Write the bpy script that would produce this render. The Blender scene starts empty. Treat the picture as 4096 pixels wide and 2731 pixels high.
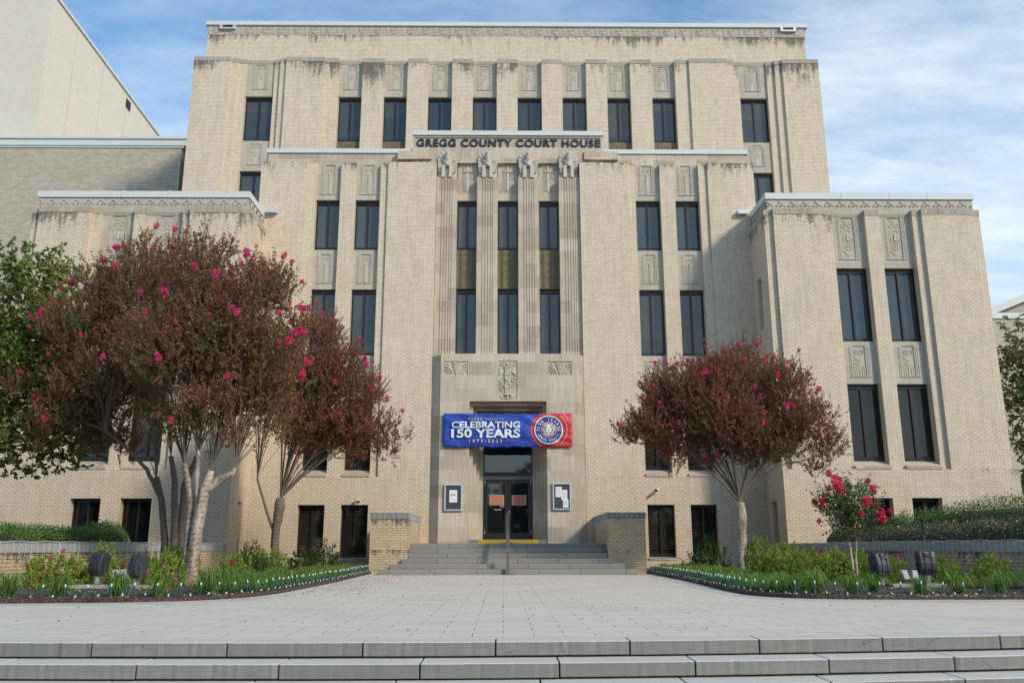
import bpy, bmesh, math, random
import numpy as np
from math import sin, cos, pi, radians, tan
from mathutils import Vector, Matrix
random.seed(7); rng = np.random.default_rng(7)
S = bpy.context.scene; COL = S.collection
X0 = 0.175                       # symmetry axis of the court house
YC, YW, YT = 32.86, 30.5, 40.5   # front planes: centre block, wings, tower

# ------------------------------------------------------------------ materials
def new_mat(name):
    m = bpy.data.materials.new(name); m.use_nodes = True
    nt = m.node_tree; b = nt.nodes['Principled BSDF']; return m, nt, b
def N(nt, typ, **kw):
    n = nt.nodes.new(typ)
    for k, v in kw.items(): setattr(n, k, v)
    return n
def setin(n, **kw):
    for k, v in kw.items():
        n.inputs[k.replace('_', ' ')].default_value = v
def rgb(c): return (c[0], c[1], c[2], 1)
def math_(nt, op, a, b=None, c=None):
    n = N(nt, 'ShaderNodeMath', operation=op)
    for i, v in enumerate((a, b, c)):
        if v is None: continue
        if isinstance(v, (int, float)): n.inputs[i].default_value = v
        else: nt.links.new(v, n.inputs[i])
    return n.outputs[0]
def mixc(nt, f, a, b, blend='MIX'):
    n = N(nt, 'ShaderNodeMix', data_type='RGBA', blend_type=blend)
    for i, v in ((0, f), (6, a), (7, b)):
        if isinstance(v, (int, float)): n.inputs[i].default_value = v
        elif isinstance(v, tuple): n.inputs[i].default_value = rgb(v)
        else: nt.links.new(v, n.inputs[i])
    return n.outputs[2]
def noise(nt, vec, scale, detail=4, rough=.55):
    n = N(nt, 'ShaderNodeTexNoise'); setin(n, Scale=scale, Detail=detail, Roughness=rough)
    if vec is not None: nt.links.new(vec, n.inputs['Vector'])
    return n.outputs['Fac']
def ramp(nt, fac, stops, interp='LINEAR'):
    n = N(nt, 'ShaderNodeValToRGB'); n.color_ramp.interpolation = interp
    e = n.color_ramp.elements
    while len(e) < len(stops): e.new(.5)
    for i, (p, c) in enumerate(stops):
        e[i].position = p; e[i].color = rgb(c) if len(c) == 3 else c
    nt.links.new(fac, n.inputs[0]); return n.outputs[0]
def bump(nt, b, h, strength=.3, dist=.01):
    n = N(nt, 'ShaderNodeBump'); setin(n, Strength=strength, Distance=dist)
    nt.links.new(h, n.inputs['Height']); nt.links.new(n.outputs[0], b.inputs['Normal'])
def wallvec(nt, sx=1, sz=1):
    """(horizontal run along the wall, height, 0) in metres, plus the raw position"""
    g = N(nt, 'ShaderNodeNewGeometry')
    p = N(nt, 'ShaderNodeSeparateXYZ'); nt.links.new(g.outputs['Position'], p.inputs[0])
    n = N(nt, 'ShaderNodeSeparateXYZ'); nt.links.new(g.outputs['True Normal'], n.inputs[0])
    side = math_(nt, 'GREATER_THAN', math_(nt, 'ABSOLUTE', n.outputs[0]), .6)
    u = math_(nt, 'ADD', math_(nt, 'MULTIPLY', p.outputs[0], math_(nt, 'SUBTRACT', 1, side)), math_(nt, 'MULTIPLY', p.outputs[1], side))
    c = N(nt, 'ShaderNodeCombineXYZ')
    nt.links.new(math_(nt, 'MULTIPLY', u, sx), c.inputs[0]); nt.links.new(math_(nt, 'MULTIPLY', p.outputs[2], sz), c.inputs[1])
    return c.outputs[0], g.outputs['Position'], p, u
def scaled(nt, vec, s):
    m = N(nt, 'ShaderNodeMapping'); m.inputs['Scale'].default_value = s; nt.links.new(vec, m.inputs[0]); return m.outputs[0]

def brick_mat(name, c1, c2, mortar, stain_tops, L=.2294, H=.0754, stain=1.0, warm=.35):
    m, nt, b = new_mat(name)
    v, pos, p, u = wallvec(nt)
    t = N(nt, 'ShaderNodeTexBrick', offset=.5); nt.links.new(v, t.inputs['Vector'])
    setin(t, Scale=1, Color1=rgb(c1), Color2=rgb(c2), Mortar=rgb(mortar)); setin(t, **{'Mortar_Size': .008, 'Mortar_Smooth': .3, 'Bias': 0.0, 'Brick_Width': L, 'Row_Height': H})
    col = t.outputs['Color']
    # broad tone patches and rusty, buff bricks
    n1 = noise(nt, scaled(nt, pos, (.5, .5, 1.1)), 1.0, 5)
    col = mixc(nt, math_(nt, 'MULTIPLY', n1, .45), col, (.88, .81, .72), 'MULTIPLY')
    n2 = noise(nt, scaled(nt, pos, (1.4, 1.4, 3.5)), 1.6, 6, .7)
    f = ramp(nt, n2, [(.60, (0, 0, 0)), (.74, (1, 1, 1))])
    col = mixc(nt, math_(nt, 'MULTIPLY', f, warm), col, (.50, .33, .17))
    # soot runs below the stone caps and sills
    st = noise(nt, scaled(nt, pos, (2.6, 2.6, .42)), 1.9, 8, .72)
    big = noise(nt, scaled(nt, pos, (.32, .32, .1)), 1.2, 2)
    tot = None
    for zt, reach in stain_tops:
        d = math_(nt, 'SUBTRACT', zt, p.outputs[2])
        k = N(nt, 'ShaderNodeMapRange', clamp=True); nt.links.new(d, k.inputs[0]); setin(k, From_Min=0, From_Max=reach, To_Min=1, To_Max=0)
        on = math_(nt, 'GREATER_THAN', d, -.01)
        q = math_(nt, 'MULTIPLY', math_(nt, 'POWER', k.outputs[0], 1.6), math_(nt, 'MULTIPLY', on, .62 if 2 < zt < 5 else 1.0))
        tot = q if tot is None else math_(nt, 'MAXIMUM', tot, q)
    bg_ = N(nt, 'ShaderNodeTexNoise'); setin(bg_, Scale=.33, Detail=2.0); nt.links.new(scaled(nt, pos, (1, 1, .4)), bg_.inputs['Vector'])
    s = math_(nt, 'ADD', math_(nt, 'MULTIPLY', tot, .20), math_(nt, 'ADD', math_(nt, 'MULTIPLY', st, .55), math_(nt, 'MULTIPLY', bg_.outputs['Fac'], .60)))
    fine = noise(nt, scaled(nt, pos, (4, 4, 9)), 2.2, 4, .75)
    s = math_(nt, 'ADD', math_(nt, 'MULTIPLY', s, .78), math_(nt, 'MULTIPLY', fine, .30))
    s = math_(nt, 'MULTIPLY', ramp(nt, s, [(.735, (0, 0, 0)), (.83, (1, 1, 1))]), tot)
    s2 = math_(nt, 'MINIMUM', math_(nt, 'MULTIPLY', s, 1.5 * stain), .85)
    col = mixc(nt, s2, col, (.065, .06, .053))
    # light grime everywhere
    gr = noise(nt, scaled(nt, pos, (3, 3, .6)), 1.5, 5)
    low = N(nt, 'ShaderNodeMapRange', clamp=True); nt.links.new(p.outputs[2], low.inputs[0]); setin(low, From_Min=0, From_Max=4.5, To_Min=.34, To_Max=0)
    if stain: col = mixc(nt, math_(nt, 'MULTIPLY', low.outputs[0], math_(nt, 'ADD', .4, n2)), col, (.60, .43, .22), 'MULTIPLY')
    col = mixc(nt, math_(nt, 'MULTIPLY', ramp(nt, gr, [(.45, (0, 0, 0)), (.8, (1, 1, 1))]), .35 if stain else .08), col, (.30, .26, .20))
    nt.links.new(col, b.inputs['Base Color']); setin(b, Roughness=.85)
    h = math_(nt, 'SUBTRACT', math_(nt, 'MULTIPLY', noise(nt, pos, 30, 2), .3), t.outputs['Fac'])
    bump(nt, b, h, .55, .008)
    return m

def stone_mat(name, c1, c2, joint, W=.9, H=.52, off=.5, dark=.5, streak=.5):
    m, nt, b = new_mat(name)
    v, pos, p, u = wallvec(nt)
    t = N(nt, 'ShaderNodeTexBrick', offset=off, squash=1.35, squash_frequency=3); nt.links.new(v, t.inputs['Vector'])
    setin(t, Scale=1, Color1=rgb(c1), Color2=rgb(c2), Mortar=rgb(joint)); setin(t, **{'Mortar_Size': .006, 'Mortar_Smooth': .2, 'Bias': 0.0, 'Brick_Width': W, 'Row_Height': H})
    col = t.outputs['Color']
    # fine vertical tooling and rain streaks
    st = noise(nt, scaled(nt, pos, (9, 9, .7)), 2.0, 6, .7)
    col = mixc(nt, math_(nt, 'MULTIPLY', ramp(nt, st, [(.38, (0, 0, 0)), (.75, (1, 1, 1))]), streak), col, (.26, .21, .155))
    n = noise(nt, pos, 1.3, 6, .65)
    col = mixc(nt, math_(nt, 'MULTIPLY', n, dark), col, (.68, .62, .54), 'MULTIPLY')
    so = noise(nt, scaled(nt, pos, (2.2, 2.2, .35)), 1.1, 7, .7)
    col = mixc(nt, math_(nt, 'MULTIPLY', ramp(nt, so, [(.60, (0, 0, 0)), (.78, (1, 1, 1))]), .55), col, (.12, .105, .085))
    nt.links.new(col, b.inputs['Base Color']); setin(b, Roughness=.9)
    bump(nt, b, noise(nt, scaled(nt, pos, (20, 20, 5)), 3, 4), .3, .01)
    return m

def plain(name, c, rough=.6, metal=0, var=.15, scale=6, bumpd=0, spec=None, ior=None):
    m, nt, b = new_mat(name)
    g = N(nt, 'ShaderNodeNewGeometry')
    n = noise(nt, g.outputs['Position'], scale, 5)
    col = mixc(nt, n, tuple(x * (1 - var) for x in c), tuple(min(1, x * (1 + var)) for x in c))
    nt.links.new(col, b.inputs['Base Color']); setin(b, Roughness=rough, Metallic=metal)
    if ior: setin(b, IOR=ior)
    if bumpd: bump(nt, b, noise(nt, g.outputs['Position'], scale * 4, 4), .5, bumpd)
    return m

def leaf_mat(name, cols, trans=.3, nscale=.8):
    m, nt, b = new_mat(name)
    g = N(nt, 'ShaderNodeNewGeometry')
    n = noise(nt, g.outputs['Position'], nscale, 3)
    f = math_(nt, 'ADD', math_(nt, 'MULTIPLY', g.outputs['Random Per Island'], .62), math_(nt, 'SUBTRACT', math_(nt, 'MULTIPLY', n, 1.1), .36))
    k = len(cols)
    col = ramp(nt, f, [((i + .5) / k, c) for i, c in enumerate(cols)])
    nt.links.new(col, b.inputs['Base Color']); setin(b, Roughness=.55)
    tr = N(nt, 'ShaderNodeBsdfTranslucent'); nt.links.new(col, tr.inputs[0])
    mx = N(nt, 'ShaderNodeMixShader'); mx.inputs[0].default_value = trans
    out = nt.nodes['Material Output']
    nt.links.new(b.outputs[0], mx.inputs[1]); nt.links.new(tr.outputs[0], mx.inputs[2]); nt.links.new(mx.outputs[0], out.inputs[0])
    return m

M = {}
BR1, BR2, MO = (.79, .68, .53), (.70, .59, .445), (.32, .215, .145)
M['brick_tower'] = brick_mat('brick_tower', BR1, BR2, MO, [(25.58, 3.2), (27.45, 1.8)], stain=1.0, warm=.4)
M['brick_centre'] = brick_mat('brick_centre', BR1, BR2, MO, [(16.3, 1.7), (3.42, 1.3)], warm=.22)
M['brick_wing'] = brick_mat('brick_wing', BR1, BR2, MO, [(13.1, 2.2), (3.52, 1.2)], warm=.22)
M['brick_low'] = brick_mat('brick_low', (.70, .575, .41), (.59, .47, .31), (.24, .16, .10), [(1.72, .9), (.74, .9)], stain=.8, warm=.5)
M['brick_annex'] = brick_mat('brick_annex', (.54, .48, .39), (.42, .37, .29), (.27, .22, .16), [(10, .1)], L=.36, H=.105, stain=0, warm=.1)
M['brick_pale'] = brick_mat('brick_pale', (.72, .66, .56), (.68, .62, .52), (.60, .545, .46), [(10, .1)], L=.4, H=.13, stain=0, warm=.05)
M['stone'] = stone_mat('stone', (.68, .585, .47), (.47, .39, .30), (.66, .57, .42))
M['stone_panel'] = stone_mat('stone_panel', (.58, .52, .435), (.52, .46, .38), (.26, .21, .16), W=.62, H=.66, off=0, streak=.35)
M['stone_cap'] = stone_mat('stone_cap', (.54, .49, .405), (.45, .40, .32), (.62, .56, .46), W=.62, H=3.0, off=0, dark=.7, streak=.75)
M['relief'] = stone_mat('relief', (.60, .545, .46), (.58, .525, .44), (.58, .525, .44), W=5, H=5, streak=.25, dark=.3)
M['frieze'] = stone_mat('frieze', (.56, .49, .42), (.50, .435, .37), (.36, .30, .24), W=.47, H=4, off=0, dark=.5, streak=.35)
M['bronze_panel'] = plain('bronze_panel', (.17, .14, .075), .6, .25, .35, 5, .004)
M['coping'] = plain('coping', (.60, .63, .60), .6, .0, .05, 1.2)
M['frame'] = plain('frame', (.022, .019, .019), .35, .2, .2, 3)
M['board'] = plain('board', (.055, .055, .07), .8, 0, .2, 8)
M['alu'] = plain('alu', (.58, .61, .63), .35, .3, .05, 4)
M['paper'] = plain('paper', (.78, .78, .78), .8, 0, .06, 10)
M['white_plastic'] = plain('white_plastic', (.52, .54, .54), .5, 0, .05, 8)
M['grey_plastic'] = plain('grey_plastic', (.30, .31, .31), .5, 0, .08, 8)
M['fixture'] = plain('fixture', (.04, .04, .048), .45, .1, .25, 14, .002)
M['black'] = plain('black', (.012, .012, .013), .6, 0, .2, 8)
M['rail'] = plain('rail', (.15, .13, .115), .45, .3, .2, 4)
M['galv'] = plain('galv', (.16, .16, .16), .5, .3, .2, 8)
M['yellow'] = plain('yellow', (.62, .36, .03), .6, 0, .15, 5, .002)
M['letter'] = plain('letter', (.018, .024, .034), .4, .2, .15, 5)
M['concrete'] = plain('concrete', (.40, .37, .32), .85, 0, .2, 3, .006)
M['capstone'] = plain('capstone', (.22, .21, .19), .8, 0, .35, 2.5, .006)
M['capgrey'] = plain('capgrey', (.36, .35, .33), .8, 0, .25, 2.5, .006)
M['notice'] = plain('notice', (.50, .17, .10), .6, 0, .18, 5)
M['bark'] = plain('bark', (.36, .29, .22), .85, 0, .45, 7, .012)
def bark(name, a, b_, c):
    m, nt, b = new_mat(name); g = N(nt, 'ShaderNodeNewGeometry'); pos = g.outputs['Position']
    n1 = noise(nt, scaled(nt, pos, (7, 7, 1.6)), 1.6, 6, .7); n2 = noise(nt, scaled(nt, pos, (3, 3, 2)), 1.3, 3)
    col = ramp(nt, math_(nt, 'ADD', math_(nt, 'MULTIPLY', n1, .7), math_(nt, 'MULTIPLY', n2, .3)), [(.36, c), (.47, a), (.56, b_), (.66, tuple(x * 1.15 for x in b_))])
    nt.links.new(col, b.inputs['Base Color']); setin(b, Roughness=.85); bump(nt, b, n1, .8, .02); return m
M['bark'] = bark('bark', (.30, .225, .165), (.46, .38, .30), (.15, .10, .07))
M['bark_grey'] = plain('bark_grey', (.15, .115, .09), .85, 0, .4, 9, .008)
M['bark_dark'] = plain('bark_dark', (.06, .05, .042), .9, 0, .35, 9, .008)
M['cable_green'] = plain('cable_green', (.012, .10, .075), .5, 0, .2, 9)
M['cable_dark'] = plain('cable_dark', (.012, .028, .024), .5, 0, .2, 9)
M['cable_white'] = plain('cable_white', (.72, .76, .78), .4, 0, .05, 9)
M['bulb_white'] = plain('bulb_white', (.60, .63, .65), .25, 0, .03, 9)
M['bulb_red'] = plain('bulb_red', (.42, .04, .015), .3, 0, .1, 9)
M['blossom'] = leaf_mat('blossom', [(.62, .02, .14), (.80, .05, .22), (.85, .10, .32)], .35, 5)
M['blossom_red'] = leaf_mat('blossom_red', [(.60, .015, .07), (.80, .04, .12), (.82, .09, .18)], .35, 5)
M['azalea_flower'] = leaf_mat('azalea_flower', [(.55, .02, .18), (.75, .07, .33)], .35, 5)
M['leaf_crape'] = leaf_mat('leaf_crape', [(.09, .19, .035), (.16, .18, .05), (.30, .125, .07), (.30, .085, .06), (.40, .21, .13)], .42, 1.1)
M['leaf_crape_b'] = leaf_mat('leaf_crape_b', [(.085, .17, .035), (.17, .17, .05), (.34, .115, .08), (.31, .075, .065), (.44, .19, .14)], .42, 1.1)
M['leaf_young'] = leaf_mat('leaf_young', [(.05, .10, .04), (.09, .15, .05), (.08, .13, .045), (.20, .22, .06)], .3, 2)
M['leaf_dogwood'] = leaf_mat('leaf_dogwood', [(.025, .065, .010), (.06, .13, .018), (.13, .21, .03), (.32, .33, .09), (.52, .42, .22)], .35, .45)
M['leaf_right'] = leaf_mat('leaf_right', [(.05, .10, .025), (.09, .16, .03), (.16, .19, .05), (.30, .17, .08)], .4, 1)
M['leaf_hedge'] = leaf_mat('leaf_hedge', [(.045, .10, .025), (.08, .17, .035), (.11, .21, .04), (.16, .27, .06)], .2, 1.2)
M['leaf_abelia'] = leaf_mat('leaf_abelia', [(.035, .07, .022), (.06, .10, .028), (.11, .12, .04), (.22, .12, .08)], .2, 1.4)
M['abelia_flower'] = leaf_mat('abelia_flower', [(.60, .45, .45), (.80, .70, .70)], .2, 3)
M['leaf_azalea'] = leaf_mat('leaf_azalea', [(.10, .19, .02), (.19, .31, .03), (.30, .41, .045), (.36, .34, .07)], .35, 2.2)
M['leaf_azalea_dark'] = leaf_mat('leaf_azalea_dark', [(.025, .06, .012), (.05, .11, .018), (.08, .13, .02)], .25, 2.2)
M['leaf_lily'] = leaf_mat('leaf_lily', [(.07, .16, .03), (.13, .26, .04), (.20, .34, .06), (.42, .44, .12)], .4, 3)
M['petal'] = leaf_mat('petal', [(.30, .04, .07), (.45, .08, .12), (.20, .08, .05)], .1, 3)
M['litter'] = leaf_mat('litter', [(.05, .03, .02), (.14, .09, .055), (.28, .20, .13), (.42, .33, .23)], .05, 3)
M['leaf_far'] = leaf_mat('leaf_far', [(.02, .035, .012), (.035, .055, .018), (.045, .07, .02)], .1, .3)

def slab_mat(name, base, W, H, mortar, var=.12, msize=.006, dirt=.25):
    m, nt, b = new_mat(name)
    g = N(nt, 'ShaderNodeNewGeometry'); pos = g.outputs['Position']
    t = N(nt, 'ShaderNodeTexBrick', offset=.5); nt.links.new(pos, t.inputs['Vector'])
    c1 = tuple(x * (1 + var) for x in base); c2 = tuple(x * (1 - var) for x in base)
    setin(t, Scale=1, Color1=rgb(c1), Color2=rgb(c2), Mortar=rgb(mortar)); setin(t, **{'Mortar_Size': msize, 'Mortar_Smooth': .1, 'Bias': 0.0, 'Brick_Width': W, 'Row_Height': H})
    # joints are open in places only
    jn = noise(nt, pos, 1.1, 4, .7)
    jf = math_(nt, 'MULTIPLY', t.outputs['Fac'], math_(nt, 'SUBTRACT', 1, ramp(nt, jn, [(.46, (0, 0, 0)), (.68, (.85, .85, .85))])))
    flat = mixc(nt, noise(nt, scaled(nt, pos, (1, 2.2, 1)), 1.6, 3), c1, c2)
    body = mixc(nt, .6, t.outputs['Color'], flat)
    col = mixc(nt, t.outputs['Fac'], body, flat)
    col = mixc(nt, jf, col, mortar)
    n = noise(nt, scaled(nt, pos, (.5, 1.3, 1)), 1.2, 6, .65)
    col = mixc(nt, math_(nt, 'MULTIPLY', n, dirt), col, (.62, .60, .56), 'MULTIPLY')
    big = noise(nt, pos, .45, 5, .6); col = mixc(nt, math_(nt, 'MULTIPLY', ramp(nt, big, [(.5, (0, 0, 0)), (.72, (1, 1, 1))]), .35), col, (.66, .63, .57), 'MULTIPLY')
    sp = noise(nt, pos, 45, 3, .8)
    col = mixc(nt, math_(nt, 'MULTIPLY', ramp(nt, sp, [(.60, (0, 0, 0)), (.75, (1, 1, 1))]), .3), col, (.25, .25, .23))
    nt.links.new(col, b.inputs['Base Color']); setin(b, Roughness=.8)
    h = math_(nt, 'SUBTRACT', math_(nt, 'MULTIPLY', noise(nt, pos, 14, 5), .5), jf)
    bump(nt, b, h, .35, .008)
    return m
M['paving'] = slab_mat('paving', (.69, .61, .50), .61, .315, (.26, .235, .20), .10, .007, .3)
M['strip'] = slab_mat('strip', (.64, .61, .545), 1.6, .6, (.30, .29, .27), .05, .004)

def step_mat(name, base, light):
    m, nt, b = new_mat(name)
    g = N(nt, 'ShaderNodeNewGeometry'); pos = g.outputs['Position']
    n = N(nt, 'ShaderNodeSeparateXYZ'); nt.links.new(g.outputs['True Normal'], n.inputs[0])
    r = g.outputs['Random Per Island']
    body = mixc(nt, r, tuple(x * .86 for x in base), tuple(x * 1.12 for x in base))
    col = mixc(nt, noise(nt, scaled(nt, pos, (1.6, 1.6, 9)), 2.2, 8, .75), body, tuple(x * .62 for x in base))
    # hairline cracks
    v = N(nt, 'ShaderNodeTexVoronoi', feature='DISTANCE_TO_EDGE'); setin(v, Scale=.9)
    wv = N(nt, 'ShaderNodeVectorMath', operation='ADD'); nz = N(nt, 'ShaderNodeTexNoise'); setin(nz, Scale=3.0, Detail=6.0)
    nt.links.new(pos, nz.inputs['Vector']); nt.links.new(scaled(nt, pos, (1, 1, 3.2)), wv.inputs[0]); nt.links.new(nz.outputs['Color'], wv.inputs[1]); nt.links.new(wv.outputs[0], v.inputs['Vector'])
    cr = math_(nt, 'LESS_THAN', v.outputs['Distance'], .006)
    crm = math_(nt, 'MULTIPLY', cr, ramp(nt, noise(nt, pos, .9, 2), [(.52, (0, 0, 0)), (.58, (1, 1, 1))]))
    col = mixc(nt, math_(nt, 'MULTIPLY', crm, .7), col, tuple(x * .35 for x in base))
    # upward faces take the paler tone, risers keep the darker one
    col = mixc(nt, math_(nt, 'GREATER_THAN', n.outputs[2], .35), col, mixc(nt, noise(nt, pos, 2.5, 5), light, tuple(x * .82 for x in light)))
    nt.links.new(col, b.inputs['Base Color']); setin(b, Roughness=.85)
    bump(nt, b, noise(nt, pos, 22, 6, .65), .5, .008)
    return m
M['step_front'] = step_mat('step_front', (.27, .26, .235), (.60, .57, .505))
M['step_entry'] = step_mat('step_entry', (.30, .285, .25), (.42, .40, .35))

def mulch():
    m, nt, b = new_mat('mulch')
    g = N(nt, 'ShaderNodeNewGeometry'); pos = g.outputs['Position']
    col = ramp(nt, noise(nt, scaled(nt, pos, (1, 1.6, 1)), 28, 5, .75), [(.3, (.02, .012, .009)), (.5, (.07, .042, .03)), (.68, (.20, .13, .10))])
    nt.links.new(col, b.inputs['Base Color']); setin(b, Roughness=.95)
    bump(nt, b, noise(nt, pos, 26, 5), 1, .04); return m
M['mulch'] = mulch()
M['asphalt'] = plain('asphalt', (.11, .11, .108), .9, 0, .2, 2, .01)
M['soil'] = plain('soil', (.06, .045, .03), .95, 0, .4, 8, .02)

def glass(name, kind=0):
    m, nt, b = new_mat(name)
    v, pos, p, u = wallvec(nt)
    if kind == 1:      # closed blinds behind tinted glass
        w = math_(nt, 'FRACT', math_(nt, 'MULTIPLY', p.outputs[2], 11.0))
        col = mixc(nt, math_(nt, 'MULTIPLY', math_(nt, 'GREATER_THAN', w, .55), noise(nt, pos, .9, 2)), (.05, .058, .058), (.13, .145, .138))
    elif kind == 2:    # thin curtain, upper windows
        w = math_(nt, 'FRACT', math_(nt, 'MULTIPLY', u, 9.0))
        col = mixc(nt, math_(nt, 'MULTIPLY', math_(nt, 'GREATER_THAN', w, .7), .6), (.038, .044, .052), (.062, .070, .078))
    elif kind == 3:    # plain pale reflections
        col = mixc(nt, noise(nt, scaled(nt, pos, (1, 1, 2)), .8, 3), (.03, .036, .04), (.06, .07, .074))
    elif kind == 4:    # dark ground-floor glass with a half-drawn mesh blind
        w = math_(nt, 'FRACT', math_(nt, 'MULTIPLY', p.outputs[2], 12.0))
        col = mixc(nt, math_(nt, 'GREATER_THAN', w, .6), (.012, .011, .009), (.022, .020, .015))
    else:
        col = mixc(nt, noise(nt, pos, 1.2, 3), (.006, .007, .008), (.014, .015, .016))
    if kind in (2, 3, 4):
        tc2 = N(nt, 'ShaderNodeTexCoord'); gz = N(nt, 'ShaderNodeSeparateXYZ'); nt.links.new(tc2.outputs['Generated'], gz.inputs[0]); oi = N(nt, 'ShaderNodeObjectInfo')
        dn = math_(nt, 'GREATER_THAN', gz.outputs[2], math_(nt, 'SUBTRACT', math_(nt, 'MULTIPLY', oi.outputs['Random'], 1.7), .3))
        sl = math_(nt, 'GREATER_THAN', math_(nt, 'FRACT', math_(nt, 'MULTIPLY', p.outputs[2], 11.0)), .5)
        lit = mixc(nt, sl, (.045, .047, .042), (.095, .10, .09)) if kind != 4 else mixc(nt, sl, (.014, .012, .009), (.045, .038, .026))
        col = mixc(nt, math_(nt, 'MULTIPLY', dn, .8), col, lit)
    nt.links.new(col, b.inputs['Base Color']); setin(b, Roughness=.04, IOR=1.62 if kind in (1, 2, 3) else 1.5)
    return m
M['glass_blind'] = glass('glass_blind', 1); M['glass_curtain'] = glass('glass_curtain', 2)
M['glass_pale'] = glass('glass_pale', 3); M['glass_mesh'] = glass('glass_mesh', 4); M['glass_dark'] = glass('glass_dark', 0)
M['door_glass'] = glass('door_glass', 0); M['door_glass'].node_tree.nodes['Principled BSDF'].inputs['IOR'].default_value = 1.85

# ------------------------------------------------------------------ object helpers
ORG = {}
def wloc(o):
    return ORG.get(o.name, Vector((0, 0, 0)))
class MB:
    def __init__(s): s.v = []; s.f = []
    def quad(s, a, b, c, d):
        n = len(s.v); s.v += [a, b, c, d]; s.f.append((n, n + 1, n + 2, n + 3)); return s
    def box(s, x0, x1, y0, y1, z0, z1):
        n = len(s.v)
        s.v += [(x0, y0, z0), (x1, y0, z0), (x1, y1, z0), (x0, y1, z0), (x0, y0, z1), (x1, y0, z1), (x1, y1, z1), (x0, y1, z1)]
        s.f += [(n, n + 3, n + 2, n + 1), (n + 4, n + 5, n + 6, n + 7), (n, n + 1, n + 5, n + 4), (n + 1, n + 2, n + 6, n + 5), (n + 2, n + 3, n + 7, n + 6), (n + 3, n, n + 4, n + 7)]
        return s
    def poly(s, pts, y0, y1):
        """outline in x,z (counter-clockwise seen from -y) pushed from y0 (front) to y1"""
        n = len(s.v); k = len(pts)
        s.v += [(x, y0, z) for x, z in pts] + [(x, y1, z) for x, z in pts]
        s.f.append(tuple(range(n, n + k))); s.f.append(tuple(range(n + 2 * k - 1, n + k - 1, -1)))
        for i in range(k):
            j = (i + 1) % k; s.f.append((n + i, n + k + i, n + k + j, n + j))
        return s
    def flat(s, pts, z0, z1):
        n = len(s.v); k = len(pts)
        s.v += [(x, y, z0) for x, y in pts] + [(x, y, z1) for x, y in pts]
        s.f.append(tuple(range(n + k - 1, n - 1, -1))); s.f.append(tuple(range(n + k, n + 2 * k)))
        for i in range(k):
            j = (i + 1) % k; s.f.append((n + i, n + j, n + k + j, n + k + i))
        return s
    def bar(s, x0, z0, x1, z1, w, y0, y1):
        dx, dz = x1 - x0, z1 - z0; l = math.hypot(dx, dz) or 1; nx, nz = -dz / l * w / 2, dx / l * w / 2
        return s.poly([(x0 - nx, z0 - nz), (x1 - nx, z1 - nz), (x1 + nx, z1 + nz), (x0 + nx, z0 + nz)], y0, y1)
    def arc(s, cx, cz, r, a0, a1, w, y0, y1, n=8):
        p = [(cx + r * cos(radians(a0 + (a1 - a0) * i / n)), cz + r * sin(radians(a0 + (a1 - a0) * i / n))) for i in range(n + 1)]
        for a, b in zip(p, p[1:]): s.bar(a[0], a[1], b[0], b[1], w, y0, y1)
        return s
    def tube(s, pts, radii, k=6, caps=True):
        pts = [Vector(p) for p in pts]
        if not isinstance(radii, (list, tuple)): radii = [radii] * len(pts)
        base = len(s.v); up = Vector((.31, .17, .93))
        prev = None
        for i, p in enumerate(pts):
            d = (pts[min(i + 1, len(pts) - 1)] - pts[max(i - 1, 0)])
            if d.length < 1e-6: d = Vector((0, 0, 1))
            d.normalize()
            a = prev - d * prev.dot(d) if prev is not None else d.cross(up)
            if a.length < 1e-5: a = d.cross(Vector((1, 0, 0)))
            a.normalize(); prev = a; b = d.cross(a)
            for j in range(k):
                t = 2 * pi * j / k; q = p + (a * cos(t) + b * sin(t)) * radii[i]; s.v.append(tuple(q))
        for i in range(len(pts) - 1):
            for j in range(k):
                j2 = (j + 1) % k; n = base + i * k
                s.f.append((n + j, n + j2, n + k + j2, n + k + j))
        if caps:
            s.f.append(tuple(base + j for j in range(k - 1, -1, -1)))
            e = base + (len(pts) - 1) * k; s.f.append(tuple(e + j for j in range(k)))
        return s
    def ball(s, c, r, sz=1, n=6, m=4):
        pts = [(c[0], c[1], c[2] + r * sz * cos(pi * i / m)) for i in range(m + 1)]
        return s.tube(pts, [max(.0005, r * sin(pi * i / m)) for i in range(m + 1)], n)
    def build(s, name, mat, parent=None, smooth=False, label=None, kind=None, bevel=0):
        off = wloc(parent) if parent else Vector((0, 0, 0))
        me = bpy.data.meshes.new(name)
        vv = [(v[0] - off.x, v[1] - off.y, v[2] - off.z) for v in s.v] if off.length else s.v
        me.from_pydata(vv, [], s.f); me.update()
        me.materials.append(M[mat] if isinstance(mat, str) else mat)
        if smooth:
            me.polygons.foreach_set('use_smooth', [True] * len(me.polygons))
        o = bpy.data.objects.new(name, me); COL.objects.link(o)
        if parent: o.parent = parent; ORG[o.name] = off
        if label: o['label'] = label
        if kind: o['kind'] = kind
        if bevel:
            b = o.modifiers.new('Bevel', 'BEVEL'); b.width = bevel; b.segments = 2; b.limit_method = 'ANGLE'
        return o
def thing(name, label, cat, loc=(0, 0, 0), group=None):
    o = bpy.data.objects.new(name, None); COL.objects.link(o); o.location = loc; o.empty_display_size = .2
    o['label'] = label; o['category'] = cat
    if group: o['group'] = group
    ORG[o.name] = Vector(loc); return o
def tag(o, label, cat, group=None, kind=None):
    o['label'] = label; o['category'] = cat
    if group: o['group'] = group
    if kind: o['kind'] = kind
    return o
def struct(o): o['kind'] = 'structure'; return o
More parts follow.
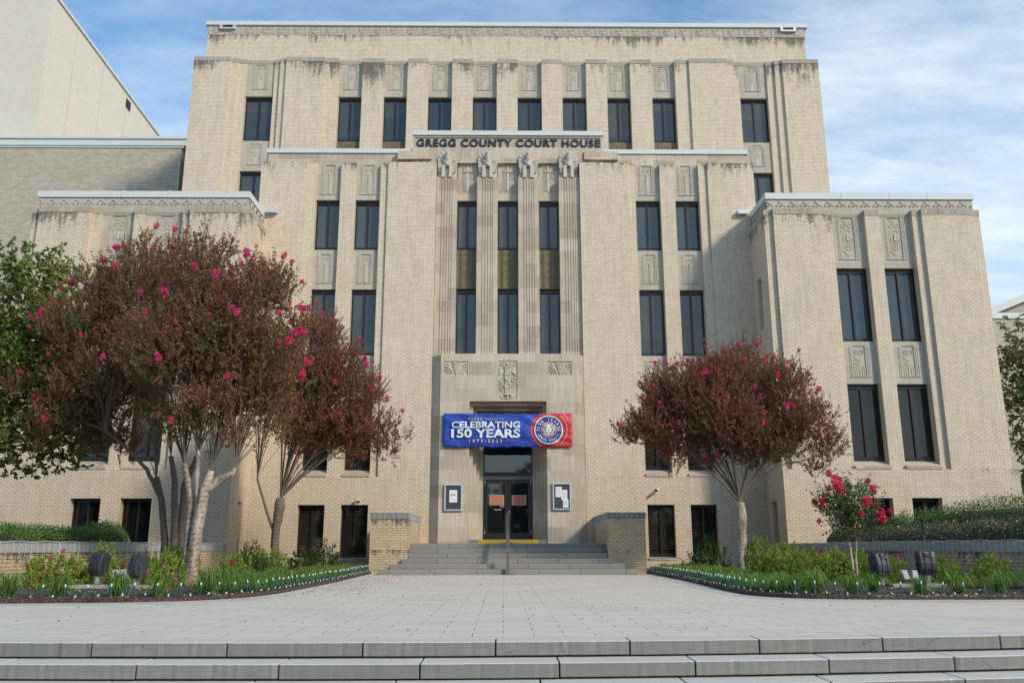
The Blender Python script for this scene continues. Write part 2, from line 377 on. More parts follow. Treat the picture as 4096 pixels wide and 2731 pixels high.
def copy_tree(o, loc, rz=0, label=None, sc=1):
    r = o.copy(); COL.objects.link(r); r.location = loc; r.rotation_euler = (0, 0, rz); r.scale = (sc, sc, sc)
    if label: r['label'] = label
    for ch in list(o.children):
        c = ch.copy(); COL.objects.link(c); c.parent = r
        for g in ch.children:
            d = g.copy(); COL.objects.link(d); d.parent = c
    return r
def npmesh(name, V, F4, mat):
    me = bpy.data.meshes.new(name)
    V = np.asarray(V, dtype=np.float32).reshape(-1, 3); nf = len(F4)
    me.vertices.add(len(V)); me.vertices.foreach_set('co', V.ravel())
    me.loops.add(nf * 4); me.loops.foreach_set('vertex_index', np.asarray(F4, dtype=np.int32).ravel())
    me.polygons.add(nf); me.polygons.foreach_set('loop_start', np.arange(0, nf * 4, 4, dtype=np.int32))
    me.polygons.foreach_set('loop_total', np.full(nf, 4, dtype=np.int32))
    me.update(calc_edges=True); me.validate()
    me.materials.append(M[mat]); return me
def leaves(c, d, L, W):
    """diamond leaves: base points c, directions d (n,3)"""
    n = len(c); d = d / (np.linalg.norm(d, axis=1, keepdims=True) + 1e-9)
    r = rng.normal(size=(n, 3)); s = np.cross(d, r); s /= np.linalg.norm(s, axis=1, keepdims=True) + 1e-9
    L = np.asarray(L).reshape(-1, 1); W = np.asarray(W).reshape(-1, 1)
    nn = np.cross(d, s)
    V = np.stack([c, c + d * L * .45 + s * W * .5 + nn * W * .15, c + d * L, c + d * L * .45 - s * W * .5 + nn * W * .15], 1)
    return V.reshape(-1, 3)
def leaf_obj(name, V, mat, parent):
    off = wloc(parent); V = V - np.array(off)
    me = npmesh(name, V, np.arange(len(V)).reshape(-1, 4), mat)
    o = bpy.data.objects.new(name, me); COL.objects.link(o); o.parent = parent; ORG[o.name] = off; return o
def text(s, x0, x1, z0, z1, y, mat, parent, name='lettering', depth=.01, off=0.0, space=1.0):
    cu = bpy.data.curves.new('t', 'FONT'); cu.body = s; cu.extrude = .02; cu.offset = off; cu.space_character = space; cu.resolution_u = 4
    ob = bpy.data.objects.new('t', cu); COL.objects.link(ob)
    bpy.context.view_layer.update()
    me = bpy.data.meshes.new_from_object(ob.evaluated_get(bpy.context.evaluated_depsgraph_get()))
    bpy.data.objects.remove(ob); bpy.data.curves.remove(cu)
    co = np.array([v.co[:] for v in me.vertices]); mn, mx = co.min(0), co.max(0)
    o3 = wloc(parent)
    out = np.zeros_like(co)
    out[:, 0] = x0 + (co[:, 0] - mn[0]) / (mx[0] - mn[0]) * (x1 - x0) - o3.x
    out[:, 2] = z0 + (co[:, 1] - mn[1]) / (mx[1] - mn[1]) * (z1 - z0) - o3.z
    out[:, 1] = y - (co[:, 2] - mn[2]) / (mx[2] - mn[2]) * depth - o3.y
    me.vertices.foreach_set('co', out.astype(np.float32).ravel()); me.update()
    me.materials.clear(); me.materials.append(M[mat])
    o = bpy.data.objects.new(name, me); COL.objects.link(o); o.parent = parent; return o

# ================================================================== COURT HOUSE
CH = thing('court_house', 'cream brick courthouse with stepped symmetrical blocks, stone reliefs and dark paired windows', 'building', (X0, YC, 0))
def hx(h, side): return X0 + h * side
def span(a, b, side):
    p, q = hx(a, side), hx(b, side); return (min(p, q), max(p, q))

def window(x0, x1, z0, z1, y, glassmat='glass_pale', head=.13, parent=CH, name='window', split=True):
    f = MB(); t = .055; d = .09
    f.box(x0, x0 + t, y, y + d, z0, z1); f.box(x1 - t, x1, y, y + d, z0, z1)
    f.box(x0 + t, x1 - t, y, y + d, z1 - head, z1); f.box(x0 + t, x1 - t, y, y + d, z0, z0 + .09)
    if split:
        xm = (x0 + x1) / 2; f.box(xm - .035, xm + .035, y - .012, y + d, z0 + .09, z1 - head)
    # inner sash
    f.box(x0 + t, x1 - t, y + .035, y + d, z0 + .09, z0 + .15)
    w = f.build(name, 'frame', parent)
    g = MB()
    xs = [(x0 + t, (x0 + x1) / 2 - .035), ((x0 + x1) / 2 + .035, x1 - t)] if split else [(x0 + t, x1 - t)]
    for a, b in xs:
        # panes sit a hair out of true, as real ones do
        e = random.uniform(-.004, .004); n = len(g.v)
        g.v += [(a, y + .06 + e, z0 + .15), (b, y + .06 - e, z0 + .15), (b, y + .06 - e, z1 - head), (a, y + .06 + e, z1 - head)]; g.f.append((n, n + 1, n + 2, n + 3))
    g.build('glass_pane', glassmat, w)
    return w

# ---- carved relief patterns
def relief(mb, cx, y, z0, z1, w, kind):
    h = z1 - z0; a, b, c = y - .018, y + .01, y - .011
    hw = w / 2
    if kind == 'tower':
        mb.bar(cx, z1 - .02, cx, z1 - h * .40, .05, a, b)
        for s in (-1, 1):
            mb.arc(cx + s * hw * .52, z1 - h * .10, hw * .38, 20 if s < 0 else 160, 320 if s < 0 else -140, .035, a, b, 8)
            mb.arc(cx + s * hw * .50, z1 - h * .10, hw * .14, 0, 360, .03, c, b, 6)
            mb.bar(cx + s * hw * .9, z1 - h * .22, cx + s * hw * .25, z1 - h * .42, .05, a, b)
            mb.bar(cx + s * hw * .9, z1 - h * .32, cx + s * hw * .2, z1 - h * .50, .04, c, b)
            mb.bar(cx + s * hw * .28, z1 - h * .18, cx + s * hw * .10, z1 - h * .36, .035, c, b)
            for i in range(5):
                zz = z0 + h * (.04 + .1 * i); mb.bar(cx + s * hw * .95, zz + h * .07, cx + s * hw * .62, zz, .03, c, b)
            mb.bar(cx + s * hw * .56, z0, cx + s * hw * .56, z0 + h * .46, .035, a, b)
        mb.poly([(cx - hw * .4, z0), (cx + hw * .4, z0), (cx + hw * .4, z0 + h * .42), (cx, z0 + h * .34), (cx - hw * .4, z0 + h * .42)], c, b)
        mb.bar(cx - hw * .4, z0 + h * .52, cx, z0 + h * .44, .04, a, b); mb.bar(cx + hw * .4, z0 + h * .52, cx, z0 + h * .44, .04, a, b)
    elif kind == 'centre':
        for s in (-1, 1):
            mb.arc(cx + s * hw * .48, z1 - h * .12, hw * .34, 90, 90 + s * -300, .03, a, b, 8)
            mb.arc(cx + s * hw * .1, z1 - h * .30, hw * .8, 90 - s * 70, 90 - s * 20, .03, c, b, 5)
            for i in range(5):
                zz = z0 + h * (.06 + .105 * i); mb.bar(cx + s * hw * .42, zz, cx + s * hw * .92, zz + h * .11, .03, c, b)
            mb.bar(cx + s * hw * .95, z0 + h * .03, cx + s * hw * .95, z0 + h * .6, .025, c, b)
        mb.poly([(cx - hw * .34, z0), (cx + hw * .34, z0), (cx + hw * .30, z0 + h * .62), (cx - hw * .30, z0 + h * .62)], a, b)
        mb.poly([(cx - hw * .2, z0 + h * .63), (cx + hw * .2, z0 + h * .63), (cx + hw * .10, z0 + h * .72), (cx - hw * .10, z0 + h * .72)], a - .02, b)
        mb.bar(cx - hw * .1, z0 + h * .02, cx - hw * .1, z0 + h * .6, .02, a - .015, b); mb.bar(cx + hw * .1, z0 + h * .02, cx + hw * .1, z0 + h * .6, .02, a - .015, b)
    elif kind == 'wing':
        for s in (-1, 1):
            mb.arc(cx + s * hw * .55, z1 - h * .17, hw * .36, 90, 90 - s * 330, .03, a, b, 9)
            mb.arc(cx + s * hw * .2, z1 - h * .36, hw * .5, 90 - s * 80, 90 + s * 10, .03, a, b, 6)
            for i in range(4): mb.bar(cx + s * hw * .12, z1 - h * (.50 + .01 * i), cx + s * hw * .95, z1 - h * (.30 + .065 * i), .035, c, b)
            mb.arc(cx + s * hw * .72, z0 + h * .48, hw * .22, 0, 360, .03, a, b, 7)
            for i in range(5): mb.bar(cx + s * hw * .9, z0 + h * (.22 + .05 * i), cx + s * hw * .5, z0 + h * (.26 + .05 * i), .028, c, b)
            mb.bar(cx + s * hw * .42, z0 + h * .20, cx + s * hw * .42, z0 + h * .45, .03, a, b)
            mb.bar(cx + s * hw * .95, z0 + h * .20, cx, z0 + h * .08, .05, a, b)
            mb.arc(cx + s * hw * .5, z0 + h * .01, hw * .45, 20, 160, .03, c, b, 6)
        mb.poly([(cx - .05, z0 + h * .44), (cx + .05, z0 + h * .44), (cx + .03, z0 + h * .62), (cx - .03, z0 + h * .62)], a - .02, b)
        for i in range(4): mb.bar(cx - hw * .2, z0 + h * (.42 - .06 * i), cx, z0 + h * (.38 - .06 * i), .03, a, b); mb.bar(cx + hw * .2, z0 + h * (.42 - .06 * i), cx, z0 + h * (.38 - .06 * i), .03, a, b)
        for s in (-1, 1): mb.bar(cx + s * hw * .5, z1 - .03, cx, z1 - h * .09, .035, a, b); mb.bar(cx + s * hw * .9, z1 - .03, cx, z1 - h * .14, .03, c, b)
    elif kind == 'wing_low':
        for s in (-1, 1):
            mb.arc(cx + s * hw * .42, z1 - h * .20, hw * .34, 90, 90 - s * 320, .03, a, b, 9)
            mb.arc(cx, z1 - h * .30, hw * .95, 90, 90 - s * 75, .03, a, b, 7)
            mb.bar(cx + s * hw * .95, z1 - h * .32, cx, z1 - h * .48, .045, a, b); mb.bar(cx + s * hw * .95, z1 - h * .42, cx, z1 - h * .58, .035, c, b)
            for q in (.85, .5): mb.bar(cx + s * hw * q, z0, cx + s * hw * q, z0 + h * (.34 if q > .6 else .28), .035, a, b)
            mb.bar(cx + s * hw * .95, z0 + h * .46, cx + s * hw * .3, z0 + h * .36, .03, a, b)
        mb.bar(cx, z0, cx, z0 + h * .42, .045, a, b)
    elif kind == 'bronze':
        for s in (-1, 1):
            mb.arc(cx + s * hw * .5, z1 - h * .09, hw * .4, 90, 90 - s * 290, .03, a, b, 8)
            mb.bar(cx + s * hw * .8, z1 - h * .30, cx, z1 - h * .24, .03, a, b); mb.bar(cx + s * hw * .9, z1 - h * .33, cx, z1 - h * .40, .03, a, b)
            mb.arc(cx, z1 - h * .58, hw * .75, 90 - s * 15, 90 - s * 110, .03, a, b, 6); mb.arc(cx, z1 - h * .58, hw * .45, 90 - s * 5, 90 - s * 110, .025, c, b, 6)
            mb.bar(cx + s * hw * .7, z0 + h * .26, cx, z0 + h * .18, .03, a, b); mb.bar(cx + s * hw * .4, z0 + h * .17, cx, z0 + h * .03, .03, a, b)
        mb.bar(cx, z0 + h * .2, cx, z1 - h * .3, .03, a, b)

def panel(x0, x1, z0, z1, y, kind, rz0, rz1, rw, lintel_split=True, mat='stone_panel', relief_mat='relief'):
    """stone infill with a sunk carved strip; x0..x1, z0..z1, front at y"""
    cx = (x0 + x1) / 2; w = rw / 2 + .03
    m = MB()
    m.box(x0, cx - w, y, y + .5, z0, z1); m.box(cx + w, x1, y, y + .5, z0, z1)
    m.box(cx - w, cx + w, y, y + .5, z0, rz0 - .03); m.box(cx - w, cx + w, y, y + .5, rz1 + .03, z1)
    m.box(cx - w, cx + w, y + .035, y + .5, rz0 - .03, rz1 + .03)
    # raised fillets beside the carving, little shelf below it
    for dx in (.07, .13):
        for s in (1, -1): m.box(cx + s * (w + dx) - .012, cx + s * (w + dx) + .012, y - .014, y + .01, rz0, rz1)
    m.box(cx - w - .16, cx + w + .16, y - .03, y + .01, rz0 - .06, rz0 - .03)
    o = m.build('spandrel_panel', mat, CH)
    r = MB(); relief(r, cx, y + .035, rz0, rz1, rw, kind)
    r.build('carving', relief_mat, o)

def facade(cols, yplane, zbase, ztop, side, wall, cap, capz0, deep=.9):
    """cols: (h0,h1,setback); brick from zbase to capz0, stone cap on top"""
    for h0, h1, sb in cols:
        a, b = span(h0, h1, side)
        wall.box(a, b, yplane + sb, yplane + deep, zbase, capz0)
        # cap blocks with open joints
        n = max(1, round((b - a) / .68)); st = (b - a) / n
        for i in range(n):
            cap.box(a + st * i + (.004 if i else -.006), a + st * (i + 1) - (.004 if i < n - 1 else -.006), yplane + sb - .018, yplane + deep, capz0, ztop)

# ---- tower
tw, tc = MB(), MB()
for sd in (-1, 1):
    facade([(16.38, 14.47, 0), (14.47, 14.09, .13), (14.09, 13.68, .26), (12.22, 11.90, .26), (11.90, 11.56, .13), (11.56, 9.555, 0), (9.555, 8.81, .12),
            (7.57, 6.45, .12), (5.225, 4.135, .12), (2.885, 1.80, .12)], YT, 10, 25.80, sd, tw, tc, 25.57)
facade([(-.545, .545, .12)], YT, 10, 25.80, 1, tw, tc, 25.57)
bays = [(h0, h1, sd) for sd in (-1, 1) for h0, h1 in ((8.81, 7.57), (6.45, 5.225), (4.135, 2.885), (1.80, .545))]
TY = YT + .36
for h0, h1, sd in bays + [(13.68, 12.22, -1), (13.68, 12.22, 1)]:
    a, b = span(h0, h1, sd); big = h0 > 12
    tc.box(a, b, TY - .018, TY + .5, 25.60, 25.80)
    panel(a, b, 23.72, 25.60, TY, 'tower', 24.18, 25.50, .46)
    window(a, b, 21.22, 23.70, TY + .17, 'glass_curtain' if not big else 'glass_pale')
    if big:
        panel(a, b, 19.52, 21.20, TY, 'tower', 19.92, 21.0, .46)
        window(a, b, 16.2, 19.50, TY + .17, 'glass_pale')
    else:
        m = MB(); m.box(a, b, TY + .05, TY + .5, 19.6, 21.20)
        o = m.build('spandrel_panel', 'bronze_panel', CH, label='olive-bronze metal panel below the top windows')
        r = MB(); relief(r, (a + b) / 2, TY + .05, 19.7, 21.15, .42, 'bronze')
        for s in (-1, 1):
            for q in (.33, .42): r.box((a + b) / 2 + s * q - .012, (a + b) / 2 + s * q + .012, TY + .03, TY + .06, 19.65, 21.18)
        r.build('carving', 'bronze_panel', o)
# body behind and penthouse storey
tw.box(hx(16.36, -1), hx(16.36, 1), YT + .905, 62, 0, 25.57)
tw.box(hx(16.0, -1), hx(16.0, 1), YT + .55, 60, 25.5, 27.45)
tw.build('tower_wall', 'brick_tower', CH)
tc.build('stone_cap', 'stone_cap', CH)
fz = MB(); fz.box(hx(16.02, -1), hx(16.02, 1), YT + .53, YT + 1.2, 27.45, 27.99)
fo = fz.build('frieze', 'frieze', CH, label='band of fan-shaped carvings along the top of the tower')
fm = MB(); yy = YT + .53
n = 37; st = 31.9 / n
for i in range(n):
    c = hx(-15.95, 1) + st * (i + .5); z0 = 27.52
    fm.box(c - st / 2 + .01, c - st / 2 + .05, yy - .03, yy + .01, z0, z0 + .42)
    for a in (-72, -50, -28, 28, 50, 72):
        L = .36 if abs(a) < 60 else .33
        fm.bar(c + .05 * sin(radians(a)), z0 + .03 + .04 * cos(radians(a)), c + L * sin(radians(a)) * .95, z0 + .03 + L * cos(radians(a)), .035, yy - .018, yy + .01)
    for s in (-1, 1): fm.arc(c + s * .09, z0 + .30, .07, 90, 90 - s * 250, .025, yy - .035, yy + .01, 6)
    fm.box(c - .03, c + .03, yy - .04, yy + .01, z0 + .02, z0 + .22)
fm.build('carving', 'relief', fo)
cp = MB()
for i in range(11):
    w = 32.24 / 11; a = hx(-16.12, 1) + w * i
    cp.box(a + .004, a + w - .004, YT + .44, YT + 1.4, 27.99, 28.22); cp.box(a + w - .05, a + w + .05, YT + .433, YT + 1.41, 27.985, 28.235)
cp.build('coping', 'coping', CH)
for hh in (-14.93, 15.1):
    s = MB(); s.box(X0 + hh - .42, X0 + hh + .42, YT + .38, YT + .53, 27.72, 27.8); s.box(X0 + hh - .42, X0 + hh - .28, YT + .38, YT + .53, 27.8, 27.985); s.box(X0 + hh + .28, X0 + hh + .42, YT + .38, YT + .53, 27.8, 27.985)
    o = s.build('scupper', 'alu', CH); q = MB(); q.box(X0 + hh - .27, X0 + hh + .27, YT + .45, YT + .525, 27.8, 27.98); q.build('drain_opening', 'black', o)

# ---- centre block
cw, cc, cs = MB(), MB(), MB()
YB = YC + .28
for sd in (-1, 1):
    facade([(10.15, 8.24, 0), (8.24, 7.885, .10), (6.88, 6.275, .10), (5.25, 4.93, .10), (4.93, 2.955, 0)], YC, 3.42, 16.54, sd, cw, cc, 16.29)
    for h0, h1 in ((7.885, 6.88), (6.275, 5.25)):
        a, b = span(h0, h1, sd)
        cc.box(a, b, YB - .018, YB + .5, 16.32, 16.54)
        panel(a, b, 14.72, 16.32, YB, 'centre', 15.02, 16.24, .34)
        window(a, b, 12.57, 14.70, YB + .16, 'glass_blind')
        panel(a, b, 10.89, 12.56, YB, 'centre', 11.20, 12.34, .32)
        window(a, b, 8.18, 10.87, YB + .16, 'glass_pale')
        panel(a, b, 6.46, 8.17, YB, 'centre', 6.78, 7.92, .32)
        window(a, b, 3.72, 6.44, YB + .16, 'glass_mesh')
        s = MB(); n0 = len(s.v)      # sloping sill
        s.v += [(a, YC - .02, 3.42), (b, YC - .02, 3.42), (b, YC - .02, 3.50), (a, YC - .02, 3.50), (a, YB + .2, 3.71), (b, YB + .2, 3.71), (a, YB + .2, 3.42), (b, YB + .2, 3.42)]
        s.f += [(0, 1, 2, 3), (3, 2, 5, 4), (0, 3, 4, 6), (1, 7, 5, 2), (4, 5, 7, 6), (0, 6, 7, 1)]
        s.build('window_sill', 'stone', CH)
        # plain lower storey: opening between brick
        cw.box(a, b, YC, YC + .9, 2.38, 3.42); cw.box(a, b, YC, YC + .9, 0, .36)
        window(a, b, .46, 2.38, YC + .24, 'glass_mesh', head=.09)
        s = MB(); s.box(a - .03, b + .03, YC - .03, YC + .3, .36, .46); s.build('window_sill', 'stone', CH)
    for h0, h1 in ((10.15, 7.885), (6.88, 6.275), (5.25, 2.955)):
        a, b = span(h0, h1, sd); cw.box(a, b, YC, YC + .9, 0, 3.42)
cw.box(hx(10.13, -1), hx(2.95, -1), YC + .905, YT + 1, 0, 16.3); cw.box(hx(2.95, 1), hx(10.13, 1), YC + .905, YT + 1, 0, 16.3); cw.box(hx(2.95, -1), hx(2.95, 1), YC + 1.65, YT + 1, 0, 16.3)
cw.build('centre_wall', 'brick_centre', CH)
# parapet band and light metal copings of the centre block
pb = MB()
for sd in (-1, 1):
    a, b = span(10.04, 4.0, sd); pb.box(a, b, YC + .5, YC + 1.2, 16.3, 16.91)
    a, b = span(4.6, 3.19, sd); pb.box(a, b, YC + .24, YC + 1.1, 16.54, 16.915); pb.build('parapet', 'stone', CH); pb = MB()
    q = MB(); a, b = span(10.1, 4.03, sd); n = 4; w = (b - a) / n
    for i in range(n):
        q.box(a + w * i + .004, a + w * (i + 1) - .004, YC + .44, YC + 1.3, 16.91, 17.10); q.box(a + w * (i + 1) - .03, a + w * (i + 1) + .03 if i < n - 1 else a + w * (i + 1), YC + .435, YC + 1.31, 16.905, 17.112)
    q.build('coping', 'coping', CH)
YS = YC + .34      # name block, with a sunk band for the letters
sg = MB()
a, b = hx(3.985, -1), hx(3.985, 1)
sg.box(a, b, YS, YS + .9, 16.42, 17.11); sg.box(a, b, YS, YS + .9, 17.57, 17.66)
sg.box(a, a + .09, YS, YS + .9, 17.11, 17.57); sg.box(b - .09, b, YS, YS + .9, 17.11, 17.57); sg.box(a + .09, b - .09, YS + .05, YS + .9, 17.11, 17.57)
sg.build('name_block', 'stone', CH)
text('GREGG COUNTY COURT HOUSE', X0 - 3.83, X0 + 3.87, 17.16, 17.50, YS + .05, 'letter', CH, depth=.05, off=.022, space=1.12)
q = MB()
for i in range(3):
    w = 8.05 / 3; q.box(a - .03 + w * i + .004, a - .03 + w * (i + 1) - .004, YS - .06, YS + 1, 17.66, 17.86); 
    if i < 2: q.box(a + w * (i + 1) - .06, a + w * (i + 1), YS - .066, YS + 1.01, 17.655, 17.872)
q.build('coping', 'coping', CH)

# ---- stone centre: four fluted pillars, eagles, swords, three window bays
YP = YC + .14; YR = YC + .50
px = [(-2.94, -2.10), (-1.27, -.42), (.42, 1.27), (2.10, 2.94)]
for a, b in px:
    a += X0; b += X0; m = MB(); c = (a + b) / 2
    m.box(a, b, YP + .03, YP + .9, 8.1, 15.68)
    m.box(a, c - .23, YP, YP + .05, 8.1, 15.68); m.box(c + .23, b, YP, YP + .05, 8.1, 15.68)
    for k in (-.165, -.055, .055, .165):
        m.box(c + k - .022, c + k + .022, YP + .002, YP + .05, 8.1, 15.68); m.box(c + k - .043, c + k + .043, YP + .018, YP + .05, 8.1, 15.68)
    m.build('pillar', 'stone', CH)
bx = [(-2.10, -1.27), (-.42, .42), (1.27, 2.10)]
for i, (a, b) in enumerate(bx):
    a += X0; b += X0; c = (a + b) / 2
    m = MB(); m.box(a, b, YR, YR + .5, 14.80, 16.42); m.box(a, b, YR - .03, YR + .01, 16.38, 16.42)
    o = m.build('sword_panel', 'stone', CH); r = MB(); y = YR
    for s in (-1, 1):
        r.box(c + s * .20 - .01, c + s * .20 + .01, y - .02, y + .01, 15.12, 16.36)
        for k, an in enumerate((25, 45, 65)): r.bar(c + s * .03, 16.06, c + s * .19, 16.06 + .19 / tan(radians(an)) if an > 30 else 16.36, .02, y - .025, y + .01)
        for k in range(7): r.bar(c + s * .09, 15.2 + k * .09, c + s * .18, 15.30 + k * .09, .02, y - .022, y + .01)
        for k in (.08, .12, .16): r.box(c + s * k - .008, c + s * k + .008, y - .02, y + .01, 15.75, 16.0)
        r.ball((c + s * .15, y - .04, 16.07), .035)
    r.poly([(c - .045, 15.26), (c, 15.17), (c + .045, 15.26), (c + .045, 16.04), (c - .045, 16.04)], y - .03, y + .01)
    r.bar(c - .15, 16.07, c + .13, 16.07, .035, y - .045, y + .01)
    r.poly([(c - .06, 16.08), (c + .06, 16.08), (c + .03, 16.16), (c - .03, 16.16)], y - .06, y + .01)
    r.poly([(c - .03, 16.16), (c + .03, 16.16), (c + .035, 16.33), (c - .035, 16.33)], y - .04, y + .01); r.ball((c, y - .01, 16.36), .045)
    r.build('sword_carving', 'relief', o)
    window(a, b, 12.66, 14.79, YR + .17, 'glass_blind', head=.15)
    m = MB(); m.box(a, b, YR + .05, YR + .5, 11.0, 12.65)
    o = m.build('spandrel_panel', 'bronze_panel', CH, label='olive-bronze metal panel with carved plant motif'); r = MB(); relief(r, c, YR + .05, 11.12, 12.62, .24, 'bronze')
    for s in (-1, 1):
        for k in (.2, .24, .28): r.box(c + s * k - .008, c + s * k + .008, YR + .03, YR + .06, 11.02, 12.63)
    for z in (11.02, 11.56, 12.08): r.box(a + .02, b - .02, YR + .04, YR + .06, z, z + .012)
    r.build('carving', 'bronze_panel', o)
    window(a, b, 8.17, 10.99, YR + .17, 'glass_pale', head=.15)

def eagle(cx, z, y):
    m = MB(); w = .40
    # arched back slab, fanned wing feathers stepping forward
    p = [(cx - w, z), (cx + w, z), (cx + w, z + .78)] + [(cx + w * cos(radians(t)), z + .78 + .48 * sin(radians(t))) for t in range(20, 180, 20)] + [(cx - w, z + .78)]
    m.poly(p, y + .16, y + .3)
    for s in (-1, 1):
        for k in range(7):
            a0, a1 = radians(2 + k * 12.3), radians(2 + (k + 1) * 12.3 - .5)
            r = 1.0; c0 = (cx + s * .06, z + .76)
            q = [(c0[0] + s * .10 * cos(a0), c0[1] + .1 * sin(a0)), (cx + s * w * .99 * cos(a0) * r, z + .78 + .47 * sin(a0)), (cx + s * w * .99 * cos(a1), z + .78 + .47 * sin(a1)), (c0[0] + s * .10 * cos(a1), c0[1] + .1 * sin(a1))]
            if s < 0: q = q[::-1]
            m.poly(q, y + .07 + .02 * (k % 2) - .008 * k, y + .18)
        for k in range(5):      # long lower feathers, stepped at the bottom
            xa = cx + s * (.39 - .045 * k); xb = xa - s * .036
            m.box(min(xa, xb), max(xa, xb), y + .07 + .010 * k, y + .18, z + .12 + .10 * (4 - k) * (.9), z + .80 - .015 * k)
        m.arc(cx + s * .27, z + .36, .09, 90 - s * 90, 90 - s * 200, .02, y + .04, y + .18, 5)
        # legs as tall blocks with clawed feet
        xa = cx + s * .085; xb = cx + s * .215
        m.box(min(xa, xb), max(xa, xb), y + .01, y + .16, z, z + .56); m.box(min(xa, xb) - .01, max(xa, xb) + .01, y - .07, y + .10, z, z + .13)
    # chest: keeled wedge
    n = len(m.v)
    m.v += [(cx - .23, y + .14, z + .84), (cx + .23, y + .14, z + .84), (cx + .19, y + .02, z + .80), (cx - .19, y + .02, z + .80), (cx - .14, y + .1, z + .52), (cx + .14, y + .1, z + .52), (cx, y - .05, z + .56), (cx, y - .04, z + .82)]
    m.f += [(n, n + 3, n + 7, n + 2, n + 1), (n + 3, n + 4, n + 6, n + 7), (n + 2, n + 7, n + 6, n + 5), (n, n + 4, n + 3), (n + 1, n + 2, n + 5), (n + 4, n + 5, n + 6)]
    # neck, head, hooked beak
    m.tube([(cx, y + .06, z + .80), (cx, y - .02, z + .92), (cx, y - .06, z + 1.03)], [.13, .095, .075], 8); m.ball((cx, y - .07, z + 1.06), .078, 1, 8, 5)
    m.tube([(cx, y - .10, z + 1.07), (cx, y - .19, z + 1.05), (cx, y - .21, z + .98)], [.042, .03, .006], 5)
    m.build('eagle_sculpture', 'relief', CH)
for a, b in px: eagle(X0 + (a + b) / 2, 15.68, YP + .02)

# ---- portal
PF = YC - .32; ph = 2.60
pm = MB()
def frame_steps(m, h0, ztop, n, stp, ymin, dy, z0=.96):
    for i in range(n):
        for s in (-1, 1):
            a, b = span(h0 + stp * i, h0 + stp * (i + 1), s); m.box(a, b, ymin + dy * (i + 1), YC + .3, z0, ztop - .0 * i)
frame_steps(pm, ph, 8.12, 4, .085, PF, .075)
oh = 1.47     # opening half width
zo = 6.26
# face, left and right of the opening, and above it around the carved panels
for s in (-1, 1):
    a, b = span(ph, oh, s); pm.box(a, b, PF, YC + .9, .96, 7.27)
    a, b = span(ph, 2.46, s); pm.box(a, b, PF, YC + .9, 7.27, 8.12)
    a, b = span(2.46, 1.55, s); pm.box(a, b, PF, YC + .9, 7.82, 8.12); pm.box(a, b, PF + .04, YC + .9, 7.27, 7.82)
    a, b = span(oh, .36, s); pm.box(a, b, PF, YC + .9, zo, 8.12)
    a, b = span(1.55, oh, s); pm.box(a, b, PF, YC + .9, 7.27, 8.12)
pm.box(hx(-.36, 1), hx(.36, 1), PF, YC + .9, 7.84, 8.12); pm.box(hx(-.36, 1), hx(.36, 1), PF, YC + .9, zo, 6.31); pm.box(hx(-.36, 1), hx(.36, 1), PF + .035, YC + .9, 6.31, 7.84)
# stepped reveal around the doors
steps = [(1.47, 1.34, 6.26, 6.12), (1.34, 1.22, 6.12, 5.98), (1.22, 1.10, 5.98, 5.84), (1.10, .965, 5.84, 5.70)]
for i, (h0, h1, z1, z0) in enumerate(steps):
    y = PF + .30 * (i + 1)
    for s in (-1, 1):
        a, b = span(h0, h1, s); pm.box(a, b, y, YC + 1.6, .96, z1)
    pm.box(hx(-h1, 1), hx(h1, 1), y, YC + 1.6, z0, z1)
pm.build('portal', 'stone', CH)
pr = MB(); c = X0 - .01; y = PF + .035
pr.box(c - .11, c + .11, y - .03, y + .01, 6.5, 7.62)
for k in (-.09, -.045, 0, .045, .09): pr.tube([(c + k, y - .035, 6.52), (c + k, y - .035, 7.60)], .022, 6)
for z in (6.50, 6.78, 7.30, 7.58): pr.box(c - .13, c + .13, y - .075, y + .01, z, z + .05)
for s in (-1, 1):
    pr.bar(c - .12 * s, 6.86, c + .12 * s, 7.20, .045, y - .08, y + .01)
    pr.poly([(c + s * .14, 7.42), (c + s * .30, 7.28), (c + s * .33, 7.42), (c + s * .30, 7.57)][::s], y - .05, y + .01)
    for k in range(5):
        an = radians(12 + k * 15); pr.bar(c + s * .04, 7.64, c + s * .04 + s * .28 * sin(an), 7.64 + .18 * cos(an), .02, y - .03, y + .01)
        pr.bar(c + s * .05, 6.44, c + s * .05 + s * .27 * sin(an), 6.46 - .13 * cos(an) + .02, .025, y - .03, y + .01)
    pr.arc(c + s * .24, 7.10, .075, 90, 90 - s * 320, .025, y - .04, y + .01, 8)
    for k in range(4): pr.bar(c + s * .17, 6.62 + k * .1, c + s * .32, 6.74 + k * .1, .025, y - .035, y + .01)
pr.ball((c, y - .04, 7.70), .06); pr.bar(c, 6.34, c, 6.5, .05, y - .05, y + .01)
pr.build('carving', 'relief', CH, label='carved bundle of rods with two axe blades above the door')
for s in (-1, 1):
    pr = MB(); a, b = span(2.44, 1.57, s); c = (a + b) / 2; y = PF + .04
    for k in range(4): pr.bar(c - .16 + .04 * k, 7.78 - .10 * k, c, 7.70 - .13 * k, .03, y - .04, y + .01); pr.bar(c + .16 - .04 * k, 7.78 - .10 * k, c, 7.70 - .13 * k, .03, y - .04, y + .01)
    for t in (-1, 1):
        for k in range(3): pr.arc(c + t * .42, 7.30, .14 + .08 * k, 90, 90 + t * 80, .025, y - .035, y + .01, 6)
        pr.arc(c + t * .34, 7.66, .07, 0, 330, .025, y - .035, y + .01, 8)
    pr.build('carving', 'relief', CH, label='square carving of scrolls and chevrons at a corner of the portal')

